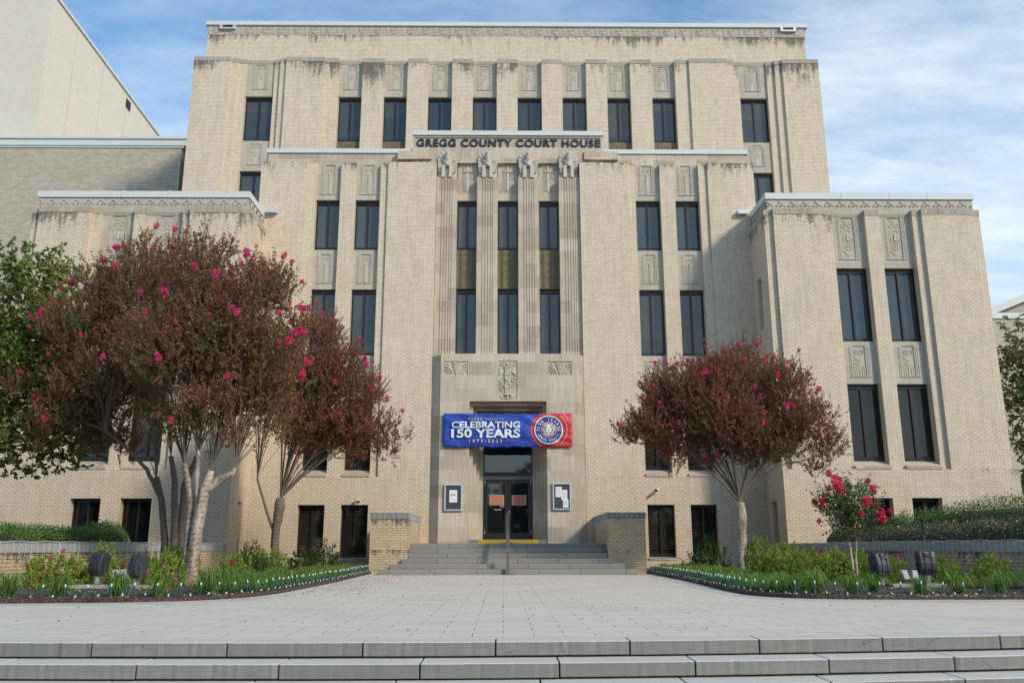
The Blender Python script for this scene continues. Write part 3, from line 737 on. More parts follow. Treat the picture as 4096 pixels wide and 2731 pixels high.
# ---- entrance doors
DY = YC + .95
tr = MB(); tr.box(hx(-.965, 1), hx(.965, 1), DY - .05, DY + .1, 3.38, 3.52); tr.build('door_lintel', M['rail'], CH)
window(hx(-.965, 1), hx(.965, 1), 3.52, 5.70, DY, 'door_glass', head=.45, split=False, name='transom_window')
jm = MB()
for s in (-1, 1): a, b = span(.965, .905, s); jm.box(a, b, DY - .03, DY + .12, 1.11, 3.38)
jm.build('door_frame', 'frame', CH)
for s in (-1, 1):
    a, b = span(.9, .006, s); m = MB(); d0, d1 = DY, DY + .06
    t = .115; m.box(a, a + t, d0, d1, 1.12, 3.37); m.box(b - t, b, d0, d1, 1.12, 3.37); m.box(a + t, b - t, d0, d1, 3.24, 3.37); m.box(a + t, b - t, d0, d1, 1.12, 1.36)
    dr = m.build('door', 'frame', CH)
    g = MB(); g.quad((a + t, d0 + .03, 1.36), (b - t, d0 + .03, 1.36), (b - t, d0 + .03, 3.24), (a + t, d0 + .03, 3.24)); g.build('glass_pane', 'door_glass', dr)
    c = (a + b) / 2 + (.02 if s < 0 else -.02)
    p = MB(); p.box(c - .27, c + .27, d0 + .018, d0 + .026, 2.42, 2.78); p.build('notice', 'notice', dr, label='blank orange-red poster behind the door glass')
    p = MB(); p.box(c - .28, c + .28, d0 + .027, d0 + .029, 2.41, 2.79); p.build('notice_border', 'paper', dr)
    for hz in (1.38, 3.30): p = MB(); p.box(a + (.0 if s < 0 else (b - a) - .02), a + (.0 if s < 0 else (b - a) - .02) + .02, d0 - .012, d0, hz - .06, hz + .06); p.build('hinge', 'alu', dr)
    if s < 0: text('ENTRANCE ONLY', c - .25, c + .25, 2.83, 2.89, d0 + .026, 'rail', dr, depth=.004)
    if s < 0:
        text('O SOLICITING', c - .10, c + .18, 2.22, 2.26, d0 + .026, 'paper', dr, depth=.004, off=.01)
        p = MB(); p.box(c + .12, c + .30, d0 + .022, d0 + .027, 2.29, 2.40); p.build('sticker', 'black', dr); text('Smoke free', c + .14, c + .28, 2.35, 2.385, d0 + .022, 'paper', dr, depth=.003, off=.02)
        p = MB(); x = b - .03; p.tube([(x, d0, 2.28), (x - .03, d0 - .07, 2.27), (x - .06, d0 - .08, 2.15), (x - .03, d0 - .07, 2.0), (x, d0, 1.98)], .014, 6); p.build('handle', 'frame', dr)
    else:
        p = MB(); p.box(a + .03, a + .09, d0 - .02, d0, 2.06, 2.22); p.ball((a + .06, d0 - .02, 2.10), .02); p.build('lock', 'galv', dr)
for x in (-.26, .22):
    p = MB(); p.ball((X0 + x, DY - .02, 3.31), .016); p.build('door_stud', 'bulb_white', CH)

# ---- wings
for sd in (-1, 1):
    ww, wc = MB(), MB()
    def W(h0, h1): return span(h0, h1, sd)
    facade([(9.73, 10.04, .14), (10.04, 12.0, 0), (12.0, 12.31, .13), (13.575, 14.125, .13), (15.39, 15.70, .13), (15.70, 17.66, 0), (17.66, 17.97, .14)], YW, 3.50, 13.33, sd, ww, wc, 13.10)
    WB = YW + .33
    for h0, h1 in ((12.31, 13.575), (14.125, 15.39)):
        a, b = W(h0, h1)
        wc.box(a, b, WB - .018, WB + .5, 13.11, 13.33)
        panel(a, b, 11.06, 13.11, WB, 'wing', 11.46, 13.05, .44)
        window(a, b, 8.22, 11.04, WB + .16, 'glass_pale', head=.15)
        panel(a, b, 6.62, 8.21, WB, 'wing_low', 6.93, 8.02, .40)
        window(a, b, 3.84, 6.60, WB + .16, 'glass_mesh' if sd > 0 else 'glass_dark', head=.15)
        s = MB(); s.v += [(a, YW - .02, 3.50), (b, YW - .02, 3.50), (b, YW - .02, 3.60), (a, YW - .02, 3.60), (a, WB + .2, 3.83), (b, WB + .2, 3.83), (a, WB + .2, 3.50), (b, WB + .2, 3.50)]
        s.f += [(0, 1, 2, 3), (3, 2, 5, 4), (0, 3, 4, 6), (1, 7, 5, 2), (4, 5, 7, 6), (0, 6, 7, 1)]; s.build('window_sill', 'stone', CH)
    lowx = [(12.41, 13.50), (14.18, 15.24)]
    for h0, h1 in lowx:
        a, b = W(h0, h1); ww.box(a, b, YW, YW + .9, 2.50, 3.50); ww.box(a, b, YW, YW + .9, 0, .5)
        window(a, b, .5, 2.50, YW + .30, 'glass_dark', head=.09)
    for h0, h1 in ((9.70, 12.41), (13.50, 14.18), (15.24, 18.1)):
        a, b = W(h0, h1); ww.box(a, b, YW, YW + .9, 0, 3.50)
    # side wall towards the centre: corner strip, recessed brick with slit openings, back strip
    def SX(h): return hx(h, sd)
    def side(h0, h1, y0, y1, z0, z1, mb): a, b = span(h0, h1, sd); mb.box(a, b, y0, y1, z0, z1)
    side(9.73, 10.4, YW + .90, YW + 1.02, 0, 13.1, ww)
    sl = [(8.95, 11.0), (.55, 2.45)]; ya, yb = YW + 1.15, YW + 1.80
    side(9.80, 10.4, YW + 1.02, ya, 0, 13.1, ww); side(9.80, 10.4, yb, YC - .002, 0, 13.1, ww)
    side(9.80, 10.4, ya, yb, 0, .55, ww); side(9.80, 10.4, ya, yb, 2.45, 8.95, ww); side(9.80, 10.4, ya, yb, 11.0, 13.1, ww)
    side(10.25, 10.4, ya, yb, .55, 2.45, ww); side(10.25, 10.4, ya, yb, 8.95, 11.0, ww)
    side(9.70, 10.4, YW + .9, YC - .002, 0, .45, ww)
    side(9.78, 10.4, YW + .9, YC - .002, 13.1, 13.33, wc)
    a, b = span(10.4, 17.95, sd); ww.box(a, b, YW + .905, 46, 0, 13.25)
    ww.build('wing_wall', 'brick_wing', CH); wc.build('stone_cap', 'stone_cap', CH)
    # frieze with chevrons on the front and along the side
    f = MB(); FY = YW + .30; a, b = span(9.93, 17.87, sd); f.box(a, b, FY, FY + .8, 13.2, 13.81)
    a2, b2 = span(9.93, 10.6, sd); f.box(a2, b2, FY + .8, YC + .02, 13.2, 13.81)
    fo = f.build('frieze', 'frieze', CH, label='band of carved chevrons on the %s wing' % ('right' if sd > 0 else 'left')); r = MB()
    n = 17; st = (b - a) / n
    for i in range(n):
        c = a + st * (i + .5); z0 = 13.50
        for k, (w_, t_) in enumerate(((.215, .05), (.17, .04), (.12, .03))):
            for s in (-1, 1):
                q_ = [(c, z0 + .02 + .085 * k), (c + s * w_, z0 + .20 + .03 * k), (c + s * (w_ - .01), z0 + .26 + .01 * k), (c, z0 + .02 + .085 * k + .062)]
                r.poly(q_[::s], FY - .026 + .006 * k, FY + .01)
        for s in (-1, 1):
            r.arc(c + s * .16, z0 + .05, .035, 0, 300, .018, FY - .03, FY + .01, 6)
        r.bar(c - st / 2, z0 + .18, c - st / 2 - .05, z0 + .27, .02, FY - .035, FY + .01); r.bar(c - st / 2, z0 + .18, c - st / 2 + .05, z0 + .27, .02, FY - .035, FY + .01)
    xs = hx(9.93, sd)
    for i in range(5):
        c = FY + .25 + .47 * i
        for w_, zz in ((.21, .04), (.15, .12)):
            for s in (-1, 1):
                p0 = Vector((xs - sd * .03, c + s * w_, 13.76)); p1 = Vector((xs - sd * .03, c, 13.50 + zz)); r.tube([p0, p1], .028, 4)
    r.build('carving', 'relief', fo)
    q = MB(); a, b = span(9.86, 17.93, sd); cuts = [0, .37, .6, .78, 1] if sd > 0 else [0, .4, .62, 1]
    for c0, c1 in zip(cuts, cuts[1:]): q.box(a + (b - a) * c0 + .004, a + (b - a) * c1 - .004, FY - .07, FY + .85, 13.81, 14.06)
    for c0 in cuts[1:-1]: q.box(a + (b - a) * c0 - .03, a + (b - a) * c0 + .03, FY - .08, FY + .86, 13.80, 14.08)
    a, b = span(9.86, 10.7, sd); q.box(a, b, FY + .85, YC - .05, 13.81, 14.06); q.build('coping', 'coping', CH)
    q = MB(); xx = hx(9.55, sd); q.box(xx - .2, xx + .2, YC - .22, YC - .005, 13.98, 14.14); q.build('scupper', 'alu', CH)
    q = MB(); a, b = span(10.7, 17.8, sd); q.box(a, b, FY + .86, 45, 13.3, 13.5); q.build('roof', 'concrete', CH)
q = MB(); q.box(hx(-10, 1), hx(10, 1), YC + 1.32, YT, 16.4, 16.6); q.build('roof', 'concrete', CH)

# ================================================================== NEIGHBOURING BUILDINGS
AN = thing('annex_building', 'plain tan brick annex with grey metal coping, left of the courthouse tower', 'building', (-25, 48.5, 0))
m = MB(); m.box(-60, -19.64, 48.5, 70, 0, 24.55); m.box(-19.64, -15.9, 50.2, 70, 0, 24.55); m.build('wall', 'brick_annex', AN)
m = MB(); m.box(-60, -16.0, 48.38, 49.2, 24.62, 25.02); m.box(-60, -16.0, 48.30, 49.3, 25.03, 25.2); m.box(-60, -19.5, 48.44, 49.1, 24.5, 24.62); m.build('coping', 'coping', AN)
m = MB(); m.box(-19.63, -16.2, 49.6, 49.7, 0, 24.55); m.build('window', 'glass_dark', AN)
m = MB()
for z in np.arange(14, 25, 2.05): m.box(-19.62, -16.2, 49.5, 49.62, z, z + .12)
m.box(-18.2, -18.1, 49.5, 49.62, 0, 24.5); m.build('window_frame', 'frame', AN)
WB_ = thing('office_building', 'tall windowless pale building with a slanting roof edge at the upper left', 'building', (-45, 60, 0))
m = MB(); m.flat([(-29.25, 49.4), (-30.2, 70.2), (-60, 71), (-60, 49.4)], 0, 35.75)
m.build('wall', 'brick_pale', WB_)
m = MB()
for y in (53.0, 57.5, 62, 66.5):
    x = -29.25 - .95 * (y - 49.4) / 20.8; m.box(x - .1, x + .012, y, y + .035, 24.0, 35.7)
m.build('expansion_joint', M['stone'], WB_)
m = MB(); m.flat([(-29.13, 49.3), (-30.08, 70.3), (-30.5, 70.3), (-29.6, 49.3)], 35.72, 35.92); m.build('coping', 'coping', WB_)
m = MB(); m.box(-30.0, -29.78, 61.9, 62.7, 34.6, 35.3); m.build('vent', 'black', WB_)
RB = thing('side_building', 'distant grey-brown building with sloped and flat light copings behind the right tree', 'building', (45, 60, 0))
m = MB(); m.box(30, 70, 60, 75, 0, 16.9); m.build('wall', 'brick_annex', RB)
m = MB(); m.box(29.9, 70, 59.9, 60.6, 16.9, 17.32); m.build('coping', 'coping', RB)
m = MB(); m.poly([(36, 10), (75, 10), (75, 33.4), (40.9, 19.9), (36, 17.9)], 75.2, 90); m.build('gable_wall', 'brick_annex', RB)
m = MB(); m.poly([(36, 17.9), (75, 33.6), (75, 34.3), (36, 18.6)], 74.6, 90); m.build('roof_edge', 'coping', RB)

# ================================================================== THINGS ON THE FRONT
# banner
BY = PF - .10; bx0, bx1, bz0, bz1 = -2.275, 2.605, 4.495, 5.785
def banner_mat(name, c, disc=None, c2=None):
    m, nt, b = new_mat(name)
    g = N(nt, 'ShaderNodeNewGeometry'); pos = g.outputs['Position']
    p = N(nt, 'ShaderNodeSeparateXYZ'); nt.links.new(pos, p.inputs[0])
    if disc:
        dx = math_(nt, 'SUBTRACT', p.outputs[0], disc[0]); dz = math_(nt, 'SUBTRACT', p.outputs[2], disc[1])
        r = math_(nt, 'SQRT', math_(nt, 'ADD', math_(nt, 'MULTIPLY', dx, dx), math_(nt, 'MULTIPLY', dz, dz)))
        f = math_(nt, 'MAXIMUM', math_(nt, 'LESS_THAN', r, disc[2]), math_(nt, 'GREATER_THAN', p.outputs[0], disc[0] + .1))
        col = mixc(nt, f, c, c2); nt.links.new(col, b.inputs['Base Color'])
    else: b.inputs['Base Color'].default_value = rgb(c)
    setin(b, Roughness=.38)
    w = N(nt, 'ShaderNodeTexWave', wave_type='BANDS', bands_direction='DIAGONAL'); setin(w, Scale=.55, Distortion=7.0, Detail=2.0, Detail_Scale=.8)
    mp = scaled(nt, pos, (1.0, 1, 1.9)); nt.links.new(mp, w.inputs['Vector'])
    n2 = noise(nt, scaled(nt, pos, (1.4, 1, 4)), 1.8, 3)
    bump(nt, b, math_(nt, 'ADD', math_(nt, 'MULTIPLY', w.outputs['Fac'], .6), n2), 1.0, .05)
    return m
cxs, czs = bx0 + 3.985, bz0 + .645
M['ban'] = banner_mat('banner_print', (.012, .055, .36), (cxs, czs, .675), (.56, .035, .035))
M['ban_white'] = banner_mat('banner_white', (.68, .74, .76)); M['ban_gold'] = banner_mat('banner_gold', (.85, .58, .24)); M['ban_pink'] = banner_mat('banner_pink', (.40, .03, .16))
M['ban_blue'] = banner_mat('banner_blue', (.012, .035, .22)); M['ban_red'] = banner_mat('banner_red', (.50, .03, .04)); M['ban_green'] = banner_mat('banner_green', (.02, .16, .06))
BN = thing('banner', 'blue and red vinyl banner reading Celebrating 150 Years hung over the entrance', 'banner', ((bx0 + bx1) / 2, BY, bz0))
m = MB(); nx, nz = 64, 14
def sag(u, t):      # scalloped edges between the ties, slight billow
    y = BY - .05 * sin(pi * u) * sin(pi * t) - .012 * sin(u * 19 + t * 4)
    e = .018 * abs(sin(u * pi * 8)); z = bz0 + (bz1 - bz0) * t + (e if t < .01 else (-e if t > .99 else 0)) - .02 * sin(pi * u)
    return (bx0 + (bx1 - bx0) * u, y, z)
for j in range(nz + 1):
    for i in range(nx + 1): m.v.append(sag(i / nx, j / nz))
for j in range(nz):
    for i in range(nx): k = j * (nx + 1) + i; m.f.append((k, k + 1, k + nx + 2, k + nx + 1))
o = m.build('banner_sheet', 'ban', BN, smooth=True); md = o.modifiers.new('Solidify', 'SOLIDIFY'); md.thickness = .003
BT = BY - .078
def bt(s, x0, x1, za, zb, mat, **k):    # x,z in the banner's own pixels measured from its lower left
    f = .002342; return text(s, bx0 + (x0 - 137) * f, bx0 + (x1 - 137) * f, bz0 + (750 - zb) * f, bz0 + (750 - za) * f, BT, mat, BN, depth=.004, **k)
bt('GREGG COUNTY', 540, 1112, 283, 320, 'ban_gold', space=1.5)
bt('CELEBRATING', 273, 1378, 338, 446, 'ban_white', off=.03, space=1.02)
bt('150 YEARS', 268, 1380, 458, 604, 'ban_white', off=.035, space=1.02)
bt('1873-2023', 562, 1085, 628, 678, 'ban_gold', off=.012, space=1.7)
m = MB()
for xa, xb, z in ((270, 520, 297), (1130, 1375, 302), (265, 535, 648), (1110, 1375, 653)):
    f = .002342; m.box(bx0 + (xa - 137) * f, bx0 + (xb - 137) * f, BT - .003, BT, bz0 + (750 - z) * f - .003, bz0 + (750 - z) * f + .003)
m.arc(cxs, czs, .79, 125, 222, .008, BT - .003, BT, 16); m.arc(cxs, czs, .93, 200, 226, .008, BT - .003, BT, 8); m.build('stripe', 'ban_pink', BN)
m = MB(); m.arc(cxs, czs, .70, -50, 50, .010, BT - .003, BT, 18); m.arc(cxs, czs, .84, 26, 50, .010, BT - .003, BT, 6); m.build('stripe', 'ban_white', BN)
def disc(r, y, n=40): return [(cxs + r * cos(2 * pi * i / n), czs + r * sin(2 * pi * i / n)) for i in range(n)]
sealm = MB(); sealm.poly(disc(.548, 0), BT - .003, BT); seal = sealm.build('seal', 'ban_gold', BN)
for r, mt, dy in ((.540, 'ban_white', .004), (.500, 'ban_blue', .008), (.294, 'ban_white', .012), (.284, 'ban_red', .016), (.200, 'ban_white', .020)):
    q = MB(); q.poly(disc(r, 0), BT - dy - .003, BT - dy); q.build('ring', mt, seal)
def arc_text(s, r, a0, a1, h, mat, y, flip=False, off=0):
    n = len(s)
    for i, ch in enumerate(s):
        if ch == ' ': continue
        a = radians(a0 + (a1 - a0) * (i + .5) / n); cx, cz = cxs + r * cos(a), czs + r * sin(a); w = h * (.35 if ch in '1I' else .78)
        o = text(ch, cx - w / 2, cx + w / 2, cz - h / 2, cz + h / 2, y, mat, seal, depth=.003, off=off)
        rot = a - pi / 2 if not flip else a + pi / 2
        co = np.array([v.co[:] for v in o.data.vertices]); off3 = wloc(seal); lx, lz = cx - off3.x, cz - off3.z
        dx, dz = co[:, 0] - lx, co[:, 2] - lz
        co[:, 0] = lx + dx * cos(rot) - dz * sin(rot); co[:, 2] = lz + dx * sin(rot) + dz * cos(rot)
        o.data.vertices.foreach_set('co', co.astype(np.float32).ravel()); o.data.update(); chars.append(o)
def join(objs, name, parent, mat):
    V, F = [], []
    for o in objs:
        n = len(V); V += [tuple(v.co) for v in o.data.vertices]; F += [tuple(n + i for i in p.vertices) for p in o.data.polygons]; bpy.data.objects.remove(o)
    me = bpy.data.meshes.new(name); me.from_pydata(V, [], F); me.update(); me.materials.append(M[mat])
    o = bpy.data.objects.new(name, me); COL.objects.link(o); o.parent = parent; return o
chars = []; arc_text('150 YEARS', .395, 178, 2, .115, 'ban_white', BT - .013, off=.004); arc_text('GREGG COUNTY', .405, 202, 338, .088, 'ban_white', BT - .013, True, .003); join(chars, 'lettering', seal, 'ban_white')
chars = []; arc_text('THE COUNTY OF GREGG', .243, 188, -8, .055, 'ban_white', BT - .021, off=.01); arc_text('STATE OF TEXAS', .243, 216, 324, .05, 'ban_white', BT - .021, True, .01); join(chars, 'lettering', seal, 'ban_white')
for s_, x in (('1873', -.475), ('2023', .325)): text(s_, cxs + x, cxs + x + .15, czs - .04, czs + .01, BT - .013, 'ban_gold', seal, depth=.003, off=.02)
q = MB(); pts = []
for i in range(10): r = .07 if i % 2 == 0 else .028; a = pi / 2 + i * pi / 5; pts.append((cxs + r * cos(a), czs + r * sin(a)))
q.poly(pts, BT - .03, BT - .024); q.build('star', 'ban_gold', seal)
q = MB()
for s in (-1, 1):
    for i in range(9):
        a = radians(-70 + i * 15); x = cxs + s * .14 * cos(a); z = czs + .14 * sin(a)
        for k in (-1, 1): q.bar(x, z, x + s * .035 * cos(a + k * .9 + .6), z + .035 * sin(a + k * .9 + .6) + .01, .022, BT - .028, BT - .024)
q.build('wreath', 'ban_green', seal)
gm = MB()
for i in range(9):
    for zz in (bz0, bz1): u = i / 8; x = bx0 + (bx1 - bx0) * u; gm.ball((x + (.03 if i == 0 else -.03 if i == 8 else 0), BY - .03, zz + (.03 if zz == bz0 else -.03)), .014)
gm.build('eyelet', 'alu', BN, kind=None)

# notice cases
for sd, lab in ((-1, 'aluminium notice case with one sheet pinned up, left of the entrance doors'), (1, 'aluminium notice case with three overlapping sheets, right of the entrance doors')):
    a, b = (-2.20, -1.53) if sd < 0 else (1.84, 2.52); z0, z1 = (2.14, 3.12) if sd < 0 else (2.17, 3.16); y = PF - .09
    T = thing('notice_case', lab, 'notice board', ((a + b) / 2, PF, z0), 'notice cases beside the entrance')
    m = MB(); t = .052; m.box(a, a + t, y, PF - .003, z0, z1); m.box(b - t, b, y, PF - .003, z0, z1); m.box(a + t, b - t, y, PF - .003, z1 - t, z1); m.box(a + t, b - t, y, PF - .003, z0, z0 + t)
    m.build('frame', 'alu', T, bevel=.008)
    m = MB(); m.box(a + t, b - t, y + .03, PF - .003, z0 + t, z1 - t); m.build('board', 'board', T)
    sheets = [(a + .19, z0 + .31, .29, .45)] if sd < 0 else [(a + .11, z0 + .47, .23, .38), (a + .325, z0 + .36, .22, .38), (a + .38, z0 + .09, .205, .30)]
    for k, (x, z, w, h) in enumerate(sheets):
        m = MB(); m.box(x, x + w, y + .026 - .003 * k, y + .029 - .003 * k, z, z + h); p = m.build('paper_sheet', 'paper', T); yy = y + .026 - .003 * k
        if sd < 0:
            text('Work for', x + .06, x + .22, z + .285, z + .32, yy, 'black', p, depth=.003, off=.02); text('Gregg County', x + .03, x + .26, z + .235, z + .275, yy, 'black', p, depth=.003, off=.02)
            m = MB(); m.box(x + .06, x + .24, yy - .003, yy, z + .10, z + .108); m.build('printed_line', 'board', p)
        else:
            m = MB()
            for i in range(7 if h > .35 else 5): m.box(x + .03, x + w - .03 - .03 * ((i * 7) % 3), yy - .003, yy, z + h - .07 - i * .035, z + h - .064 - i * .035)
            m.build('printed_line', 'capgrey', p)

# security cameras
for x, z, s, lab in ((5.78, 2.93, -1, 'white bullet security camera casting a slanting shadow above the right ground-floor windows'), (-5.45, 2.52, 1, 'small bullet security camera above a ground-floor window left of the stairs')):
    T = thing('security_camera', lab, 'camera', (x, YC, z), 'security cameras on the brick wall')
    m = MB(); m.tube([(x, YC - .001, z), (x, YC - .04, z)], .045, 10); m.tube([(x, YC - .04, z), (x, YC - .14, z - .01)], .016, 6); m.build('mount', 'white_plastic', T)
    m = MB(); m.tube([(x + .07 * -s, YC - .12, z + .02), (x + .05 * s, YC - .30, z - .04)], .055, 12); m.build('housing', 'white_plastic', T, smooth=False)
    m = MB(); m.tube([(x + .0505 * s, YC - .301, z - .0403), (x + .066 * s, YC - .325, z - .048)], .048, 12); m.build('lens', 'black', T)

# ================================================================== ENTRANCE STAIRS
ST = thing('entrance_stairs', 'grey stone entrance stairs of six steps rising to the courthouse doors', 'stairs', (.14, 27.6, 0))
rows = [(-3.89, 4.17, [-3.54, -2.12, -.83, 1.11 - .65, 1.11 + .05, 2.40, 3.82], 27.60), (-3.57, 3.85, [-3.08, -1.8, -.5, .8, 2.08, 3.36], 27.95), (-3.25, 3.54, [-2.12, -.83, .46, 1.75, 3.04], 28.30),
        (-3.08, 3.39, [-1.82, -.53, .77, 2.06], 28.65), (-3.08, 3.39, [-2.15, -.85, .42, 1.72, 3.0], 29.0), (-3.08, 3.39, [-1.81, -.5, .79, 2.09], 29.35)]
rows[0] = (-3.89, 4.17, [-3.54, -2.12, -.83, 1.11, 2.40, 3.82], 27.60)
for i, (xa, xb, js, y) in enumerate(rows):
    m = MB(); e = [xa] + js + [xb]
    for p, q in zip(e, e[1:]): m.box(p + .006, q - .006, y + random.uniform(-.004, .004), y + .352 if i < 5 else 33.85, .16 * i + .004, .16 * (i + 1) - .002 + random.uniform(-.002, .002))
    m.box(xa + .01, xb - .01, y + .03, (y + 1.2) if i < 3 else 33.8, max(0, .16 * i - .01), .16 * (i + 1) - .012)
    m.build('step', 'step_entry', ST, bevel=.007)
m = MB(); m.box(-1.33, -.93, YC - .28, YC + 1.5, .96, 1.105); m.box(1.30, 1.64, YC - .28, YC + 1.5, .96, 1.105); m.box(-.93, 1.30, YC - .27, YC + 1.5, .96, 1.10); m.build('threshold', 'step_entry', ST)
m = MB(); m.box(-.93, 1.30, YC - .284, YC - .272, .965, 1.10); m.box(-.93, 1.30, YC - .284, YC - .20, 1.101, 1.106); m.build('yellow_stripe', 'yellow', ST)

for sd, lab in ((-1, 'left brick cheek wall of the stairs with dark stone cap and icicle lights'), (1, 'right brick cheek wall of the stairs with dark stone cap and icicle lights')):
    a, b = (-4.32, -3.085) if sd < 0 else (3.395, 4.63)
    T = thing('stair_wall', lab, 'wall', ((a + b) / 2, 28.6, 0), 'brick cheek walls beside the stairs')
    m = MB(); m.box(a, b, 28.6, YC - .003, 0, 1.72); m.build('brickwork', 'brick_low', T)
    m = MB(); m.box(a - .02, b + .02, 28.58, 29.9, 1.72, 1.93); m.box(a - .02, b + .02, 29.91, YC - .003, 1.72, 1.93); m.build('cap', 'capstone', T, bevel=.01)

HR = thing('handrail', 'grey-brown metal handrail running up the middle of the entrance stairs', 'handrail', (.14, 27.5, 0))
m = MB(); m.box(.10, .18, 27.44, 27.50, 0, .95); m.build('post', 'rail', HR); m = MB(); m.box(.095, .185, 29.5, 29.56, .96, 1.96); m.build('post', 'rail', HR)
m = MB(); m.box(-.08, .36, 27.38, 27.56, .001, .018); m.build('base_plate', 'rail', HR); m = MB(); m.box(-.06, .34, 29.42, 29.62, .961, .98); m.build('base_plate', 'rail', HR)
m = MB(); n0 = 0
for x in (.085, .195):
    m.v += [(x, 27.35, .88), (x, 27.35, .96), (x, 29.6, 1.98), (x, 29.6, 1.90)]
m.f += [(0, 1, 2, 3), (4, 7, 6, 5), (0, 4, 5, 1), (1, 5, 6, 2), (2, 6, 7, 3), (3, 7, 4, 0)]; m.build('rail', 'rail', HR)

# bent pipe rails in front of the ground-floor windows
for sd in (-1, 1):
    T = thing('pipe_rail', 'thin bent metal pipe against the wall, %s of the stairs' % ('left' if sd < 0 else 'right'), 'pipe', (X0 + sd * 5.8, 32.3, 0), 'pipes below the ground-floor windows')
    m = MB(); s = sd; c = X0
    m.tube([(c + s * 6.35, 32.3, .1), (c + s * 6.35, 32.3, .34), (c + s * 6.28, 32.3, .43), (c + s * 6.1, 32.3, .45), (c + s * 4.55, 32.1, .38)], .018, 6)
    m.tube([(c + s * 6.37, 32.32, .1), (c + s * 6.42, 32.32, .32), (c + s * 6.5, 32.32, .39), (c + s * 7.3, 32.3, .33)], .016, 6); m.build('pipe', 'galv', T)

# ================================================================== GROUND
m = MB(); m.quad((-400, -300, -.85), (400, -300, -.85), (400, 500, -.85), (-400, 500, -.85)); struct(m.build('ground', 'asphalt'))
def edge_y(x): return 8.29 + (x + 1.8) ** 2 / 86 if x > -1.8 else 8.29 + (x + 1.8) ** 2 / 110
xs = np.linspace(-34, 34, 69)
pts = [(x, edge_y(x) + .36) for x in xs] + [(34, 80), (-34, 80)]
m = MB(); m.flat(pts, -.83, 0); struct(m.build('plaza', 'paving'))
m = MB()
for k in range(6):      # bullnosed slabs, one course per step, open joints
    off = {0: .22, 1: -.44}.get(k, .3 * k); x = -20 + off
    while x < 20:
        L = 1.232 + random.uniform(-.02, .02); g = .007; z1 = -.14 * k; z0 = z1 - .122 + random.uniform(-.003, .003)
        j = random.uniform(-.004, .004); n = 29; fr = []; bk = []
        for i in range(n):
            t = x + g + (L - 2 * g) * i / (n - 1); y = edge_y(t) - .36 * k + j + random.uniform(-.0035, .0035) + (random.uniform(.004, .012) if random.random() < .05 else 0)
            fr.append((t, y)); bk.append((t, edge_y(t) - .36 * k + (.362 if k == 0 else .45)))
        m.flat(fr + bk[::-1], z0, z1 + (.002 if k == 0 else 0)); x += L
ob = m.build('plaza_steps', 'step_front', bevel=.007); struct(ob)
m = MB()
for k in range(6):
    pts = [(x, edge_y(x) - .36 * k + .03) for x in xs] + [(x, edge_y(x) + .4) for x in xs[::-1]]
    m.flat(pts, -.14 * (k + 1) - .02, -.14 * k - .124 + .0)
struct(m.build('step_bedding', 'soil'))

# beds, kerb strips
LE = [(-4.25, 28.5), (-4.2, 25), (-4.1, 22.3), (-4.15, 19), (-4.17, 17), (-4.3, 15.7), (-4.7, 14.85), (-5.4, 14.3), (-6.5, 14.05), (-8, 13.9), (-10.9, 13.9)]
RE = [(4.66, 28.5), (4.63, 25), (4.62, 22.5), (4.45, 19), (4.33, 17.2), (4.42, 15.6), (4.9, 14.85), (5.7, 14.58), (7.2, 14.5), (8.6, 14.5), (11.2, 14.5)]
WL = [(-9.62, 30.49), (-9.75, 27.5), (-9.9, 25.5), (-10.0, 21.3), (-10.3, 18.2), (-10.7, 15.5), (-11.3, 12.5)]
WR = [(9.95, 30.49), (9.97, 27.5), (9.98, 25.3), (10.08, 20.7), (10.25, 17.2), (10.6, 15.0), (11.3, 12.5)]
def along(path, step):
    out = []; acc = 0
    for (x0, y0), (x1, y1) in zip(path, path[1:]):
        L = math.hypot(x1 - x0, y1 - y0); t = acc
        while t < L: out.append((x0 + (x1 - x0) * t / L, y0 + (y1 - y0) * t / L)); t += step
        acc = t - L
    return out
def smooth_path(p, n=2):
    for _ in range(n):
        q = [p[0]]
        for a, b in zip(p, p[1:]): q += [(a[0] * .75 + b[0] * .25, a[1] * .75 + b[1] * .25), (a[0] * .25 + b[0] * .75, a[1] * .25 + b[1] * .75)]
        q.append(p[-1]); p = q
    return p
LE = smooth_path(LE); RE = smooth_path(RE); WL = smooth_path(WL, 1); WR = smooth_path(WR, 1)
def offset(path, d):
    out = []
    for i, (x, y) in enumerate(path):
        a = path[max(0, i - 1)]; b = path[min(len(path) - 1, i + 1)]; dx, dy = b[0] - a[0], b[1] - a[1]; l = math.hypot(dx, dy); out.append((x + dy / l * d, y - dx / l * d))
    return out
